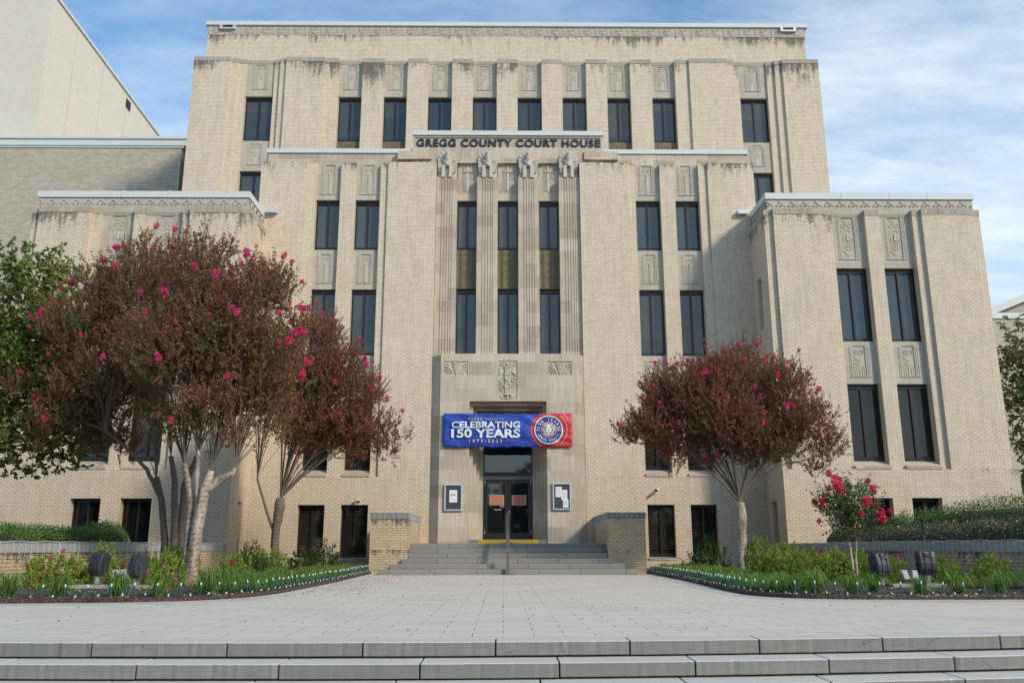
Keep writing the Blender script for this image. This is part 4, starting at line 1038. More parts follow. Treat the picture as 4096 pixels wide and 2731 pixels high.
for side, E_, W_ in (('left', LE, WL), ('right', RE, WR)):
    sg = -1 if side == 'left' else 1
    xb = [(sg * 12.0, E_[-1][1]), (sg * 12.0, 32.8), (sg * 4.2 + .1, 32.8)]
    poly = E_ + xb
    if sg > 0: poly = poly
    else: poly = poly[::-1]
    m = MB(); m.flat(poly, .005, .07); struct(m.build('planting_bed', 'mulch'))
    o1 = offset(E_, .015 * sg); o2 = offset(E_, .34 * sg)
    m = MB()
    for i in range(len(E_) - 1):
        a, b, c, d = (*o1[i], .004), (*o1[i + 1], .004), (*o2[i + 1], .004), (*o2[i], .004)
        m.quad(a, b, c, d) if sg > 0 else m.quad(d, c, b, a)
    struct(m.build('kerb_strip', 'strip'))
    # raised planter behind its retaining wall
    W2 = offset(W_, .38 * -sg * 1.0)
    if abs(W2[0][0]) < abs(W_[0][0]): W2 = offset(W_, .38 * sg)
    T = thing('planter_wall', 'curved brick retaining wall with grey stone cap, %s of the plaza' % side, 'wall', (W_[0][0], W_[0][1], 0), 'retaining walls of the raised planters')
    m = MB()
    for i in range(len(W_) - 1):
        q = [W_[i], W_[i + 1], W2[i + 1], W2[i]]; q = q if sg > 0 else q[::-1]; m.flat(q, 0, .73)
    m.build('brickwork', 'brick_low', T)
    m = MB(); C1 = offset(W_, .03 * (1 if offset(W_, .03)[0][0] * sg < W_[0][0] * sg else -1))
    # cap slabs
    segs = along(C1, .02); segs2 = along(W2, .02); L = 60; i = 0
    k = min(len(segs), len(segs2))
    while i + 5 < k:
        j = min(i + L, k - 1)
        mid = (i + j) // 2
        q = [segs[i + 1 if i else 0], segs[mid], segs[j - 0], segs2[j - 0], segs2[mid], segs2[i + 1 if i else 0]]
        q = q if sg > 0 else q[::-1]; m.flat(q, .73, .95); i = j
    m.build('cap', 'capgrey', T, bevel=.008)
    q = W2 + [(sg * 34, W2[-1][1]), (sg * 34, 30.45), (W2[0][0], 30.45)]
    q = q if sg > 0 else q[::-1]
    m = MB(); m.flat(q, 0, .72); struct(m.build('planter_soil', 'soil'))

# icicle lights hung over the caps
def icicles(name, path, ztop, label, step=.10, L=(.16, .46), out=.05):
    m = MB(); top = []
    T = thing(name, label, 'string lights', (path[0][0], path[0][1], ztop), 'white icicle lights on the brick walls')
    P_ = along(path, step)
    for i, (x, y) in enumerate(P_):
        top.append((x, y, ztop + .012 + .008 * sin(i * 1.3)))
        if i % 1 == 0:
            l = random.uniform(*L); z = ztop; pts = [(x, y, z)]; n = 7; ph_ = random.uniform(0, 6); am = random.uniform(.006, .022)
            for k in range(1, n): z = ztop - l * k / (n - 1); pts.append((x + am * sin(ph_ + k * 1.9), y + am * cos(ph_ + k * 2.3) * .6, z))
            m.tube(pts, .0035, 3, caps=False)
            for k in (2, 4, 6):
                p = pts[k]; m.tube([(p[0], p[1], p[2]), (p[0] + .01, p[1], p[2] - .022)], [.006, .003], 4)
    m.tube(top, .006, 4); m.build('wire', 'cable_white', T); return T
def shift(path, d): return offset(path, d)
icicles('icicle_lights', shift(WL, .07 if shift(WL, .07)[0][0] > WL[0][0] else -.07), .955, 'white icicle lights hanging along the left retaining wall cap', .20)
icicles('icicle_lights', shift(WR, .07 if shift(WR, .07)[0][0] < WR[0][0] else -.07), .955, 'white icicle lights hanging along the right retaining wall cap', .20)
icicles('icicle_lights', [(-4.36, 28.55), (-3.05, 28.55), (-3.05, 32.6)], 1.935, 'white icicle lights hanging round the cap of the left stair wall', .16, (.25, .62))
icicles('icicle_lights', [(4.67, 28.55), (3.36, 28.55), (3.36, 32.6)], 1.935, 'white icicle lights hanging round the cap of the right stair wall', .16, (.25, .62))

# ground light strings on green stakes
bulb_me = None
for side, E_ in (('left', LE), ('right', RE)):
    sg = -1 if side == 'left' else 1
    pth = offset(E_, -.07 * sg); P_ = along(pth, .34)
    T = thing('light_string', 'string of big white bulbs on green stakes edging the %s flower bed' % side, 'string lights', (pth[0][0], pth[0][1], .07), 'bulb strings along the flower beds')
    st = MB(); st.box(-.007, .007, -.007, .007, 0, .17); st.box(-.014, .014, -.010, .010, .13, .175)
    b = MB(); b.tube([(0, 0, 0), (0, 0, .015), (0, 0, .032), (0, 0, .056)], [.009, .0145, .013, .002], 7)
    cab = MB(); s0 = b0 = None; nb = 0
    for i, (x, y) in enumerate(P_):
        z = .06 + random.uniform(-.01, .015); x += random.uniform(-.02, .02)
        if s0 is None: s0 = st.build('stake', 'cable_green', T); s0.location = (x - pth[0][0], y - pth[0][1], z - .07); s_ = s0
        else: s_ = s0.copy(); COL.objects.link(s_); s_.parent = T; s_.location = (x - pth[0][0], y - pth[0][1], z - .07)
        # vertices were built relative to the parent: keep them at the stake's own foot
        if i + 1 < len(P_):
            x2, y2 = P_[i + 1]; pts = []
            for k in range(7): t = k / 6; pts.append((x + (x2 - x) * t, y + (y2 - y) * t, z + .15 - .09 * 4 * t * (1 - t) + random.uniform(-.008, .008)))
            cab.tube(pts, .0055, 4, caps=False)
            spots = [(x, y, z + .175, 0)] + [(pts[3][0], pts[3][1], pts[3][2] - .005, 2.6)]
        else: spots = [(x, y, z + .175, 0)]
        for (bx, by, bz, rx) in spots:
            if nb >= 98: break
            nb += 1
            if b0 is None: b0 = b.build('bulb', 'bulb_white', T, smooth=True); q = b0
            else: q = b0.copy(); COL.objects.link(q); q.parent = T
            q.location = (bx - pth[0][0], by - pth[0][1], bz - .07); q.rotation_euler = (rx * random.uniform(.8, 1.1), random.uniform(-.2, .2) + (random.uniform(-.8, .8) if rx else 0), 0)
    for o_ in (s0, b0):      # meshes live at their own origin
        off = np.array(wloc(T)); co = np.array([v.co[:] for v in o_.data.vertices]) + off; o_.data.vertices.foreach_set('co', co.astype(np.float32).ravel()); o_.data.update()
    cab.build('cable', 'cable_green', T)

# ================================================================== FLOODLIGHTS
def floodlight(loc, rz, tilt, label):
    T = thing('floodlight', label, 'floodlight', (0, 0, 0), 'floodlights in the flower beds')
    m = MB(); m.tube([(0, 0, 0), (0, 0, .12)], .055, 10); m.tube([(0, 0, .12), (0, 0, .14)], .07, 10); m.build('base', 'grey_plastic', T)
    m = MB(); m.box(-.17, .17, -.02, .02, .15, .175)
    for s in (-1, 1): m.box(s * .18 - .010, s * .18 + .010, -.03, .03, .16, .36)
    m.build('bracket', 'fixture', T)
    R = Matrix.Rotation(tilt, 4, 'X'); m = MB()
    # ribbed housing, wider at the top, rounded back
    prof = [(-.12, -.02), (-.155, .04), (-.165, .14), (-.15, .26), (-.12, .335), (-.05, .36), (.05, .35), (.10, .30), (.11, .02), (.05, -.03), (-.06, -.04)]
    def pr_(x, sc): return [(x, p[0] * sc + .0, p[1] * sc + .16 * (1 - sc)) for p in prof]
    rings = [pr_(-.215, .86), pr_(-.19, .98), pr_(-.10, 1.0), pr_(.10, 1.0), pr_(.19, .98), pr_(.215, .86)]
    k = len(prof)
    for r in rings: m.v += r
    for a in range(len(rings) - 1):
        for i in range(k): j = (i + 1) % k; m.f.append((a * k + i, a * k + j, (a + 1) * k + j, (a + 1) * k + i))
    m.f.append(tuple(range(k))[::-1]); m.f.append(tuple((len(rings) - 1) * k + i for i in range(k)))
    for s in (-1, 1):
        for i in range(9): z = .03 + i * .033; m.box(min(s * .20, s * .232), max(s * .20, s * .232), -.12, .09, z, z + .014)
    for x in (-.085, .085): m.box(x - .006, x + .006, -.175, -.10, .01, .33)
    m.box(-.08, .08, -.172, -.13, .245, .30)
    m.v = [tuple(R @ Vector((v[0] * .76, v[1] * .9, v[2] * 1.12)) + Vector((0, 0, .22))) for v in m.v]; hs = m.build('housing', 'fixture', T)
    q = MB(); q.box(-.19, .19, .108, .116, .02, .30); q.v = [tuple(R @ Vector((v[0] * .76, v[1] * .9, v[2] * 1.12)) + Vector((0, 0, .22))) for v in q.v]; q.build('lens', 'glass_pale', T)
    for s in (-1, 1): q = MB(); q.tube([(s * .16, 0, .35), (s * .20, 0, .35)], .035, 8); q.build('knob', 'fixture', T)
    T.location = loc; T.rotation_euler = (0, 0, rz); return T
floodlight((-8.05, 17.75, .14), -.45, -.18, 'dark ribbed floodlight beside the small grey junction box in the left bed')
floodlight((-6.98, 17.0, .12), -.75, -.22, 'dark ribbed floodlight nearer the big pale tree trunk in the left bed')
floodlight((7.50, 17.6, .10), .35, -.12, 'dark ribbed floodlight left of the twin junction boxes in the right bed')
floodlight((8.42, 17.6, .14), -.05, -.06, 'dark ribbed floodlight right of the twin junction boxes, facing the wall')
for (xa, xb, y, lab) in ((-8.5, -6.75, 17.55, 'low concrete pad under the left pair of floodlights'), (7.65, 8.75, 17.6, 'low concrete pad under the right floodlight')):
    m = MB(); m.box(xa, xb, y - .17, y + .35, .0, .13); tag(m.build('concrete_pad', 'concrete', bevel=.015), lab, 'concrete pad', 'concrete pads in the beds')
def jbox(x, y, z, lab, two, lean=0):
    T = thing('junction_box', lab, 'electrical box', (x, y, z), 'junction boxes by the floodlights')
    m = MB(); m.tube([(x, y, z), (x + lean * .3, y, z + .14)], .014, 6); m.build('conduit', 'galv', T)
    m = MB(); m.box(x - .06, x + .06, y - .05, y + .05, z + .11, z + .29)
    if lean: m.v = [(v[0] + (v[2] - z) * lean, v[1], v[2]) for v in m.v]
    bo = m.build('box', 'grey_plastic' if not lean else 'white_plastic', T, bevel=.008)
    m = MB(); m.box(x - .05, x + .05, y - .058, y - .051, z + .12, z + .28)
    if lean: m.v = [(v[0] + (v[2] - z) * lean, v[1], v[2]) for v in m.v]
    m.build('cover', 'white_plastic', T)
jbox(-7.62, 17.6, .13, 'small grey junction box between the two left floodlights', True); jbox(-7.50, 17.68, .13, 'small grey junction box behind its twin beside the left floodlights', False)
jbox(8.02, 17.55, .10, 'white leaning junction box between the right floodlights', True, -.35); jbox(8.16, 17.6, .10, 'upright grey junction box between the right floodlights', False)
for (x, y, z, h, lab) in ((8.83, 21.0, .1, 1.15, 'black spike light on a stake before the right wall, left one'), (9.55, 19.9, .1, 1.25, 'black spike light on a stake before the right wall, right one'), (-8.0, 19.9, .1, .75, 'thin black stake behind the azaleas by the left wall'), (-7.65, 25.5, .1, 1.0, 'thin black stake near the far end of the left wall')):
    T = thing('spike_light' if h > 1.05 else 'garden_stake', lab, 'garden light' if h > 1.05 else 'stake', (x, y, z))
    m = MB(); m.tube([(x, y, z), (x, y, z + h - .22 if h > 1.05 else z + h)], .012, 6); m.build('stake', 'rail' if h > 1.05 else 'black', T)
    if h > 1.05: m = MB(); m.tube([(x, y, z + h - .22), (x, y, z + h + .08)], [.03, .035], 8); m.tube([(x, y, z + h + .08), (x, y, z + h + .1)], .045, 8); m.build('lamp_head', 'black', T)

# ================================================================== TREES
def tree_wood(mb, root, pts, r_tip=.006, spread=3, rmax=.2, bend=.12, power=2.3, kmin=5):
    """hierarchical branches from root to all points; returns nothing"""
    def grow(node, P_, d_in, depth):
        n = len(P_); r = min(rmax, r_tip * n ** (1 / power))
        if n <= 2 or depth > 9:
            for p in P_:
                mid = (node + Vector(p)) / 2 + Vector((random.uniform(-1, 1), random.uniform(-1, 1), random.uniform(-.2, .6))) * (Vector(p) - node).length * .08
                mb.tube([node, mid, p], [r_tip * 1.3, r_tip, r_tip * .5], 4, caps=False)
            return
        k = spread if n > 8 else 2
        A = np.array(P_); C = A[rng.choice(n, min(k, n), replace=False)]
        for _ in range(5):
            lab = ((A[:, None] - C[None]) ** 2).sum(2).argmin(1)
            for j in range(len(C)):
                if (lab == j).any(): C[j] = A[lab == j].mean(0)
        for j in range(len(C)):
            sub = A[lab == j]
            if not len(sub): continue
            c = Vector(C[j]); f = .42 if len(sub) > 4 else .6
            nxt = node + (c - node) * f
            rr = min(rmax, r_tip * len(sub) ** (1 / power)); L = (nxt - node).length
            mid = (node + nxt) / 2 + (d_in * L * bend) + Vector((random.uniform(-1, 1), random.uniform(-1, 1), 0)) * L * .05
            sides = 7 if rr > .03 else (5 if rr > .012 else 4)
            mb.tube([node, mid, nxt], [min(r, rr * 1.15), rr * 1.02, rr * .92], sides, caps=False)
            nd = (nxt - mid); nd = nd.normalized() if nd.length > 0 else d_in
            grow(nxt, [tuple(q) for q in sub], nd, depth + 1)
    grow(Vector(root), pts, Vector((0, 0, 1)), 0)

def crown(lobes, n_shoots, squash=.85, shell=.55, ydepth=1.0):
    """points and outward directions scattered through ellipsoidal lobes (x, y, z, r)"""
    L = np.array(lobes, float); w = L[:, 3] ** 2.4; w /= w.sum()
    idx = rng.choice(len(L), n_shoots, p=w); c = L[idx, :3]; r = L[idx, 3:4]
    d = rng.normal(size=(n_shoots, 3)); d /= np.linalg.norm(d, axis=1, keepdims=True)
    rad = rng.uniform(0, 1, (n_shoots, 1)) ** shell
    p = c + d * r * rad * np.array([[1, ydepth, squash]])
    return p, d
def shoots_leaves(p, d, per, slen, L, W, up=.55, flat=.0, droop=0):
    n = len(p); rnd = rng.normal(size=(n, 3)) * .35
    dirs = d * .55 + rnd + np.array([[0, 0, up]]); dirs /= np.linalg.norm(dirs, axis=1, keepdims=True)
    ls = rng.uniform(slen[0], slen[1], (n, 1)); t = rng.uniform(0, 1, (n, per, 1))
    base = p[:, None] + dirs[:, None] * t * ls[:, None] + rng.normal(size=(n, per, 3)) * .012
    ld = rng.normal(size=(n, per, 3)) * .75 + dirs[:, None] * .7; ld[:, :, 2] *= (1 - flat); ld[:, :, 2] -= droop
    tips = p + dirs * ls
    k = n * per; size = rng.uniform(.65, 1.2, k)
    return leaves(base.reshape(k, 3), ld.reshape(k, 3), L * size, W * size), tips, dirs, ls

bl_cache = {}
def blossom(mat, r, seed):
    key = (mat, seed)
    if key in bl_cache: return bl_cache[key]
    n = 130; p = rng.normal(size=(n, 3)); p /= np.linalg.norm(p, axis=1, keepdims=True)
    c = p * rng.uniform(.25, 1, (n, 1)) * np.array([[r, r, r * 1.25]])
    V = leaves(c, p + rng.normal(size=(n, 3)) * .8, rng.uniform(.35, .6, n) * r, rng.uniform(.35, .55, n) * r)
    bl_cache[key] = npmesh('flower_cluster', V, np.arange(len(V)).reshape(-1, 4), mat); return bl_cache[key]
def add_blossoms(T, tips, n, size, mat='blossom', pick=None):
    off = wloc(T); idx = rng.choice(len(tips), min(n, len(tips)), replace=False) if pick is None else pick
    for i in idx:
        o = bpy.data.objects.new('flower_cluster', blossom(mat, .10, random.randint(0, 3))); COL.objects.link(o); o.parent = T
        o.location = Vector(tips[i]) - off; s = random.uniform(*size); o.scale = (s, s, s * random.uniform(.8, 1.4)); o.rotation_euler = (random.uniform(-.5, .5), random.uniform(-.5, .5), random.uniform(0, 6))

def wrap_lights(T, paths, mat, name='wrapped_lights', label='', turns=.11, bulbs='bulb_red', group='light strings wound round the tree trunks'):
    W_ = thing(name, label, 'string lights', paths[0][0][0], group)
    m, b = MB(), MB()
    for pts, rad in paths:
        a = 0; P_ = []
        for (p, q, r0, r1) in zip(pts, pts[1:], rad, rad[1:]):
            p, q = Vector(p), Vector(q); n = max(3, int((q - p).length / turns * 8))
            for k in range(n): t = k / n; a += 2 * pi / 8; r = (r0 * (1 - t) + r1 * t) + .006; c = p.lerp(q, t); P_.append((c.x + r * cos(a), c.y + r * sin(a), c.z + .01 * sin(a * 2.3)))
        m.tube(P_, .0045, 3, caps=False)
        for k in range(2, len(P_), 3):
            x, y, z = P_[k]; c = random.uniform(-.012, .012); b.tube([(x, y, z), (x + c * 1.5, y - .018, z + .012), (x + c * 2, y - .03, z + .03)], [.007, .008, .002], 4)
    m.build('wire', mat, W_); b.build('bulbs', bulbs, W_)

def trunk(mb, pts, rad, k=12, flute=.10):
    """fluted, slightly knobbly trunk"""
    n0 = len(mb.v); mb.tube(pts, rad, k)
    P_ = [Vector(p) for p in pts]
    for i in range(len(pts)):
        for j in range(k):
            idx = n0 + i * k + j; v = Vector(mb.v[idx]); c = P_[i]; f = 1 + flute * sin(j * 2.4 + i * .35) + random.uniform(-.03, .03); mb.v[idx] = tuple(c + (v - c) * f)
def poly_interp(pts, rad, n=5):
    P_, R_ = [], []
    for i in range(len(pts) - 1):
        for k in range(n): t = k / n; P_.append(tuple(Vector(pts[i]).lerp(Vector(pts[i + 1]), t) + Vector((random.uniform(-.006, .006), random.uniform(-.006, .006), 0)))); R_.append(rad[i] * (1 - t) + rad[i + 1] * t)
    P_.append(tuple(pts[-1])); R_.append(rad[-1]); return P_, R_

def crape(name, label, base, stems, lobes, n_sh, per, mat, bark, nb, bsize, seed, leaf=(.058, .030), shell=.5, bmat='blossom', twigs=520, limbs=12):
    global rng
    rng = np.random.default_rng(seed); random.seed(seed)
    T = thing(name, label, 'tree', base, 'crape myrtles in the flower beds')
    w = MB()
    for pts, rad in stems:
        P_, R_ = poly_interp(pts, rad); trunk(w, P_, R_)
    w.build('trunk', bark, T, smooth=True); w = MB()
    p, d = crown(lobes, n_sh, shell=shell)
    tops = [Vector(s[0][-1]) for s in stems]
    sel = p[rng.choice(len(p), twigs, replace=False)]
    own = [[] for _ in tops]
    for q in sel:
        k = min(range(len(tops)), key=lambda i: math.hypot(q[0] - tops[i].x, q[1] - tops[i].y) + random.uniform(0, .7)); own[k].append(tuple(q))
    for t, o in zip(tops, own):
        if not o: continue
        # several upright limbs leave every pollard head
        A = np.array(o); ks = min(limbs, len(o)); C = A[rng.choice(len(A), ks, replace=False)]
        for _ in range(6):
            lab = ((A[:, None] - C[None]) ** 2).sum(2).argmin(1)
            for j in range(ks):
                if (lab == j).any(): C[j] = A[lab == j].mean(0)
        for j in range(ks):
            sub = A[lab == j]
            if len(sub) == 0: continue
            c = Vector(C[j]); L = (c - t).length; dxy = Vector((c.x - t.x, c.y - t.y, 0))
            t0 = t - Vector((0, 0, random.uniform(0, .12))); m1 = t + dxy * .20 + Vector((0, 0, (c.z - t.z) * .26)); m2 = t + dxy * .46 + Vector((0, 0, (c.z - t.z) * .52))
            rr = min(.036, .0050 * len(sub) ** (1 / 2.1))
            w.tube([t, m1, m2], [rr * 1.2, rr * 1.05, rr], 6, caps=False)
            tree_wood(w, m2, [tuple(q) for q in sub], r_tip=.0045, spread=3, rmax=rr * .85, bend=.1, power=2.1)
    w.build('branches', 'bark_grey', T, smooth=True)
    V, tips, dirs, ls = shoots_leaves(p, d, per, (.16, .60), leaf[0], leaf[1], up=.85)
    leaf_obj('crown', V, mat, T)
    # flower heads near the outside of the crown, facing the open side
    LB = np.array(lobes); dd = (np.linalg.norm(tips[:, None] - LB[None, :, :3], axis=2) / (LB[None, :, 3] * .97 + .12)).min(1)
    ok = np.where((dd > .95) & (tips[:, 1] < LB[:, 1].mean() + .4) & (tips[:, 2] > LB[:, 2].min()))[0]
    pick = rng.choice(ok, min(nb, len(ok)), replace=False)
    add_blossoms(T, tips, nb, bsize, bmat, pick)
    return T

def L3(ls, y, s=1.0, dj=.7, dup_=True, z=lambda v: v):
    out = []
    for i, (x, zz, r) in enumerate(ls):
        r = abs(r) * 1.0; out.append((x * s, y + dj * (-1) ** i * .6 * r, (zz - .85) * s + .85, r * s))
        if dup_ and r > .6: out.append((x * s + .2 * (-1) ** i, y - dj * (-1) ** i * .9, (zz - .85) * s + .7, r * .85))
    return out
T1L = [(-5.2, 3.35, .45), (-6.9, 3.4, .5), (-7.6, 3.5, .55), (-5.9, 3.2, .4), (-5.3, 3.9, .6), (-5.6, 4.3, .7), (-4.75, 5.6, .5), (-6.82, 6.79, .9), (-5.61, 6.49, .75), (-5.12, 6.59, .42), (-7.36, 5.16, 1.35), (-5.81, 5.16, 1.0), (-6.48, 3.95, .75), (-5.02, 4.97, .62), (-6.6, 5.9, 1.0), (-4.9, 4.3, .45), (-7.3, 7.35, .35), (-6.4, 7.35, .35)]
st1 = [([(-6.56, 18.75, .05), (-6.54, 18.75, .3), (-6.50, 18.75, 1.2), (-6.40, 18.75, 2.1), (-6.30, 18.75, 2.45)], [.19, .125, .112, .115, .07]),
       ([(-6.74, 18.85, .05), (-6.73, 18.88, .6), (-6.72, 18.9, 1.4), (-6.74, 18.9, 1.9), (-6.95, 18.9, 2.6)], [.12, .085, .08, .075, .055]),
       ([(-6.40, 18.75, 2.0), (-6.1, 18.7, 2.25), (-5.85, 18.7, 2.38), (-5.78, 18.7, 2.5)], [.09, .085, .06, .03]), ([(-6.5, 18.8, 1.6), (-6.62, 18.8, 2.2), (-6.62, 18.8, 2.9)], [.06, .055, .045])]
crape('crape_myrtle', 'largest crape myrtle, twin pale trunks wound with red-bulb lights, maroon crown with pink flowers', (-6.65, 18.8, .05), st1, L3(T1L, 18.8), 4700, 36, 'leaf_crape', 'bark', 44, (.3, .75), 11, limbs=17)
wrap_lights(None, [(s[0][:5], s[1][:5]) for s in st1[:2]] + [([(-6.1, 18.7, 2.25), (-5.85, 18.7, 2.35)], [.085, .07])], 'cable_dark', label='red-bulb light wire wound round the twin pale trunks of the biggest crape myrtle')
s2 = 21.2 / 18.8
T1B = [(-8.3, 3.0, .4), (-9.9, 3.2, .45), (-8.9, 3.3, .6), (-9.6, 3.6, .6), (-8.39, 7.0, .6), (-7.96, 6.38, 1.05), (-9.34, 5.56, 1.1), (-9.16, 6.5, .55), (-10.29, 4.57, .6), (-8.23, 4.4, 1.05), (-9.4, 4.37, .65), (-7.6, 5.2, .9), (-8.3, 7.6, .25), (-10.6, 4.2, .35), (-9.0, 3.7, .5)]
st2 = [([(-8.05, 21.2, .05), (-8.1, 21.2, 1.0), (-8.25, 21.2, 1.9), (-8.45, 21.2, 2.5)], [.10, .08, .075, .06]), ([(-7.85, 21.1, .05), (-7.85, 21.1, 1.2), (-7.95, 21.1, 2.4), (-8.1, 21.1, 3.0)], [.10, .085, .07, .055]),
       ([(-7.68, 21.2, .05), (-7.72, 21.2, 1.0), (-7.75, 21.2, 2.3), (-7.5, 21.2, 3.0)], [.11, .09, .08, .055]), ([(-8.3, 21.2, 2.0), (-8.7, 21.2, 2.7), (-9.2, 21.1, 3.2), (-9.7, 21.0, 3.6)], [.05, .045, .04, .03])]
crape('crape_myrtle', 'crape myrtle with three thinner grey trunks behind the biggest one in the left bed', (-7.9, 21.2, .05), st2, L3(T1B, 21.2, s2), 4400, 36, 'leaf_crape', 'bark_grey', 34, (.3, .8), 12, limbs=9)
wrap_lights(None, [(s[0][:4], s[1][:4]) for s in st2[:3]], 'cable_dark', label='green wire with red bulbs wound round the three thinner trunks behind', turns=.13)
T2L = [(-6.3, 4.0, .6), (-4.9, 4.4, .7), (-5.6, 3.9, .55), (-3.7, 4.3, .5), (-7.3, 5.3, .8), (-7.4, 6.6, .7), (-5.2, 4.0, .6), (-4.6, 3.6, .4), (-5.93, 7.4, .75), (-6.83, 6.27, 1.0), (-5.33, 6.42, .9), (-5.7, 5.58, 1.05), (-4.47, 5.58, .72), (-4.42, 4.48, .75), (-3.65, 3.8, .5), (-6.18, 4.6, .9), (-3.15, 4.15, .3), (-4.6, 6.4, .35), (-5.4, 7.2, .3)]
st3 = [([(-6.86, 26.7, .05), (-6.87, 26.7, .3), (-6.88, 26.7, 1.4), (-6.82, 26.7, 2.05), (-6.8, 26.7, 2.3)], [.16, .125, .12, .155, .12]), ([(-6.95, 26.7, 1.3), (-7.2, 26.7, 1.9), (-7.55, 26.7, 2.9)], [.04, .04, .035])]
crape('crape_myrtle', 'crape myrtle nearest the stairs on the left with one stout grey trunk', (-6.86, 26.7, .05), st3, L3(T2L, 26.7), 4500, 35, 'leaf_crape_b', 'bark_grey', 56, (.25, .8), 13, limbs=15)
wrap_lights(None, [(st3[0][0][:4], st3[0][1][:4])], 'cable_dark', label='dark wire wound round the single stout trunk left of the stairs', bulbs='cable_dark')
T3L = [(4.9, 3.9, .55), (6.9, 4.1, .8), (8.4, 3.7, .6), (6.38, 5.75, .88), (7.2, 6.15, .6), (5.3, 5.3, .88), (4.6, 5.5, .45), (8.08, 5.55, .88), (8.9, 5.5, .5), (4.45, 4.4, .7), (3.7, 3.98, .36), (6.3, 4.75, 1.2), (8.7, 4.5, .85), (9.6, 3.65, .5), (5.2, 3.6, .6), (7.7, 3.8, .8), (9.2, 3.05, .3), (7.3, 6.65, .25), (6.1, 3.2, .35), (5.0, 2.95, .2)]
st4 = [([(6.88, 25.5, .05), (6.87, 25.5, .3), (6.93, 25.5, 1.2), (6.95, 25.5, 1.75), (6.93, 25.5, 2.1)], [.17, .13, .12, .15, .12])]
crape('crape_myrtle', 'round-headed crape myrtle with one pale trunk in the bed right of the stairs', (6.88, 25.5, .05), st4, L3(T3L, 25.5), 6200, 35, 'leaf_crape_b', 'bark', 80, (.25, .75), 14)
wrap_lights(None, [(st4[0][0][:4], st4[0][1][:4])], 'cable_dark', label='dark wire with red bulbs wound round the single pale trunk right of the stairs')
YL = [(7.41, 2.0, .20), (7.24, 1.75, .26), (7.5, 1.52, .32), (7.13, 1.5, .24), (7.84, 1.6, .18), (7.47, 1.2, .27), (7.72, 1.16, .2), (7.24, 1.25, .24), (7.0, 1.7, .15), (7.75, 1.9, .14)]
crape('young_crape_myrtle', 'small young crape myrtle with thin pale stems and deep pink flowers in the right bed', (7.4, 18.7, .05), [([(7.40, 18.7, .05), (7.38, 18.7, .5), (7.36, 18.7, .95)], [.035, .028, .022]), ([(7.44, 18.68, .05), (7.46, 18.68, .5), (7.5, 18.68, 1.0)], [.03, .022, .018])],
      [(x, 18.7, z, r) for x, z, r in YL], 420, 17, 'leaf_young', 'bark', 16, (.45, 1.0), 15, leaf=(.055, .032), bmat='blossom_red', twigs=60)

# broad-leaved trees
def broad(name, label, base, lobes, n_sh, per, mat, leaf, tr, seed, spread_sh=(.2, .5), group=None, hgt=2.5, shell=.5, twigs=260):
    global rng
    rng = np.random.default_rng(seed); random.seed(seed)
    T = thing(name, label, 'tree', base, group)
    w = MB(); p, d = crown(lobes, n_sh, shell=shell)
    P_, R_ = poly_interp([base, (base[0] + .1, base[1], base[2] + hgt * .5), (base[0] + .15, base[1], base[2] + hgt)], [tr, tr * .8, tr * .7]); trunk(w, P_, R_)
    tree_wood(w, P_[-1], [tuple(q) for q in p[rng.choice(len(p), twigs, replace=False)]], r_tip=.007, spread=4, rmax=tr * .6, bend=.05)
    w.build('trunk', 'bark_dark', T, smooth=True)
    V, tips, _, _ = shoots_leaves(p, d, per, spread_sh, leaf[0], leaf[1], up=.25, flat=.45)
    leaf_obj('crown', V, mat, T); return T
DL = [(-12.2, 8.15, .55), (-12.68, 7.55, 1.0), (-11.9, 7.75, .55), (-13.09, 6.36, 1.1), (-12.1, 6.36, .9), (-12.32, 4.9, 1.15), (-11.15, 4.5, .8), (-12.58, 3.6, 1.0), (-11.4, 3.6, .8), (-10.45, 3.55, .42), (-14.27, 5.89, 1.6), (-14.19, 4.0, 1.5), (-12.32, 5.66, 1.1), (-13.2, 8.3, .6), (-11.0, 2.95, .35), (-12.2, 8.75, .2)]
broad('dogwood_tree', 'green broad-leaved tree with yellowish tips at the left edge of the photo', (-14.6, 22.3, .7), L3(DL, 22.2, 1, .7), 2600, 19, 'leaf_dogwood', (.125, .075), .16, 21, hgt=1.6)
RL = [(20.31, 9.3, .45), (20.6, 8.0, .8), (21.17, 8.6, .9), (20.4, 6.4, .7), (20.7, 5.0, .95), (20.3, 3.4, .75), (21.6, 6.8, 1.5), (22.2, 5.0, 1.6), (22.3, 8.2, 1.2), (21.5, 3.2, 1.2)]
broad('magnolia_tree', 'dark green tree with reddish leaf tips at the right edge beside the right wing', (21.8, 33, 0), L3(RL, 33, 1, .8), 1700, 18, 'leaf_right', (.15, .075), .2, 22, hgt=2.2)
# trees across the street, seen only mirrored in the glass
for i, (x, y, h, sd) in enumerate(((-5.2, -13.5, 7.5, 31), (4.6, -17, 9.5, 32))):
    rng = np.random.default_rng(sd)
    lob = [(x + rng.uniform(-2.2, 2.2), y + rng.uniform(-1.5, 1.5), h * rng.uniform(.5, .95), rng.uniform(.9, 1.7)) for _ in range(9)]
    broad('street_tree', ['dark street tree mirrored in the left door glass', 'taller dark street tree mirrored in the right door glass'][i], (x, y, -.85), lob, 700, 12, 'leaf_far', (.26, .17), .18, sd, hgt=h * .45, twigs=80)
rng = np.random.default_rng(5); n = 15000
cx_ = rng.uniform(-75, 75, n); h_ = 9.0 + 3.5 * np.sin(cx_ * .21) * np.cos(cx_ * .071 + 1) + 1.5 * np.sin(cx_ * .9)
P_ = np.stack([cx_, -48 + rng.uniform(-4, 4, n), -.8 + h_ * rng.uniform(0, 1, n) ** .8], 1)
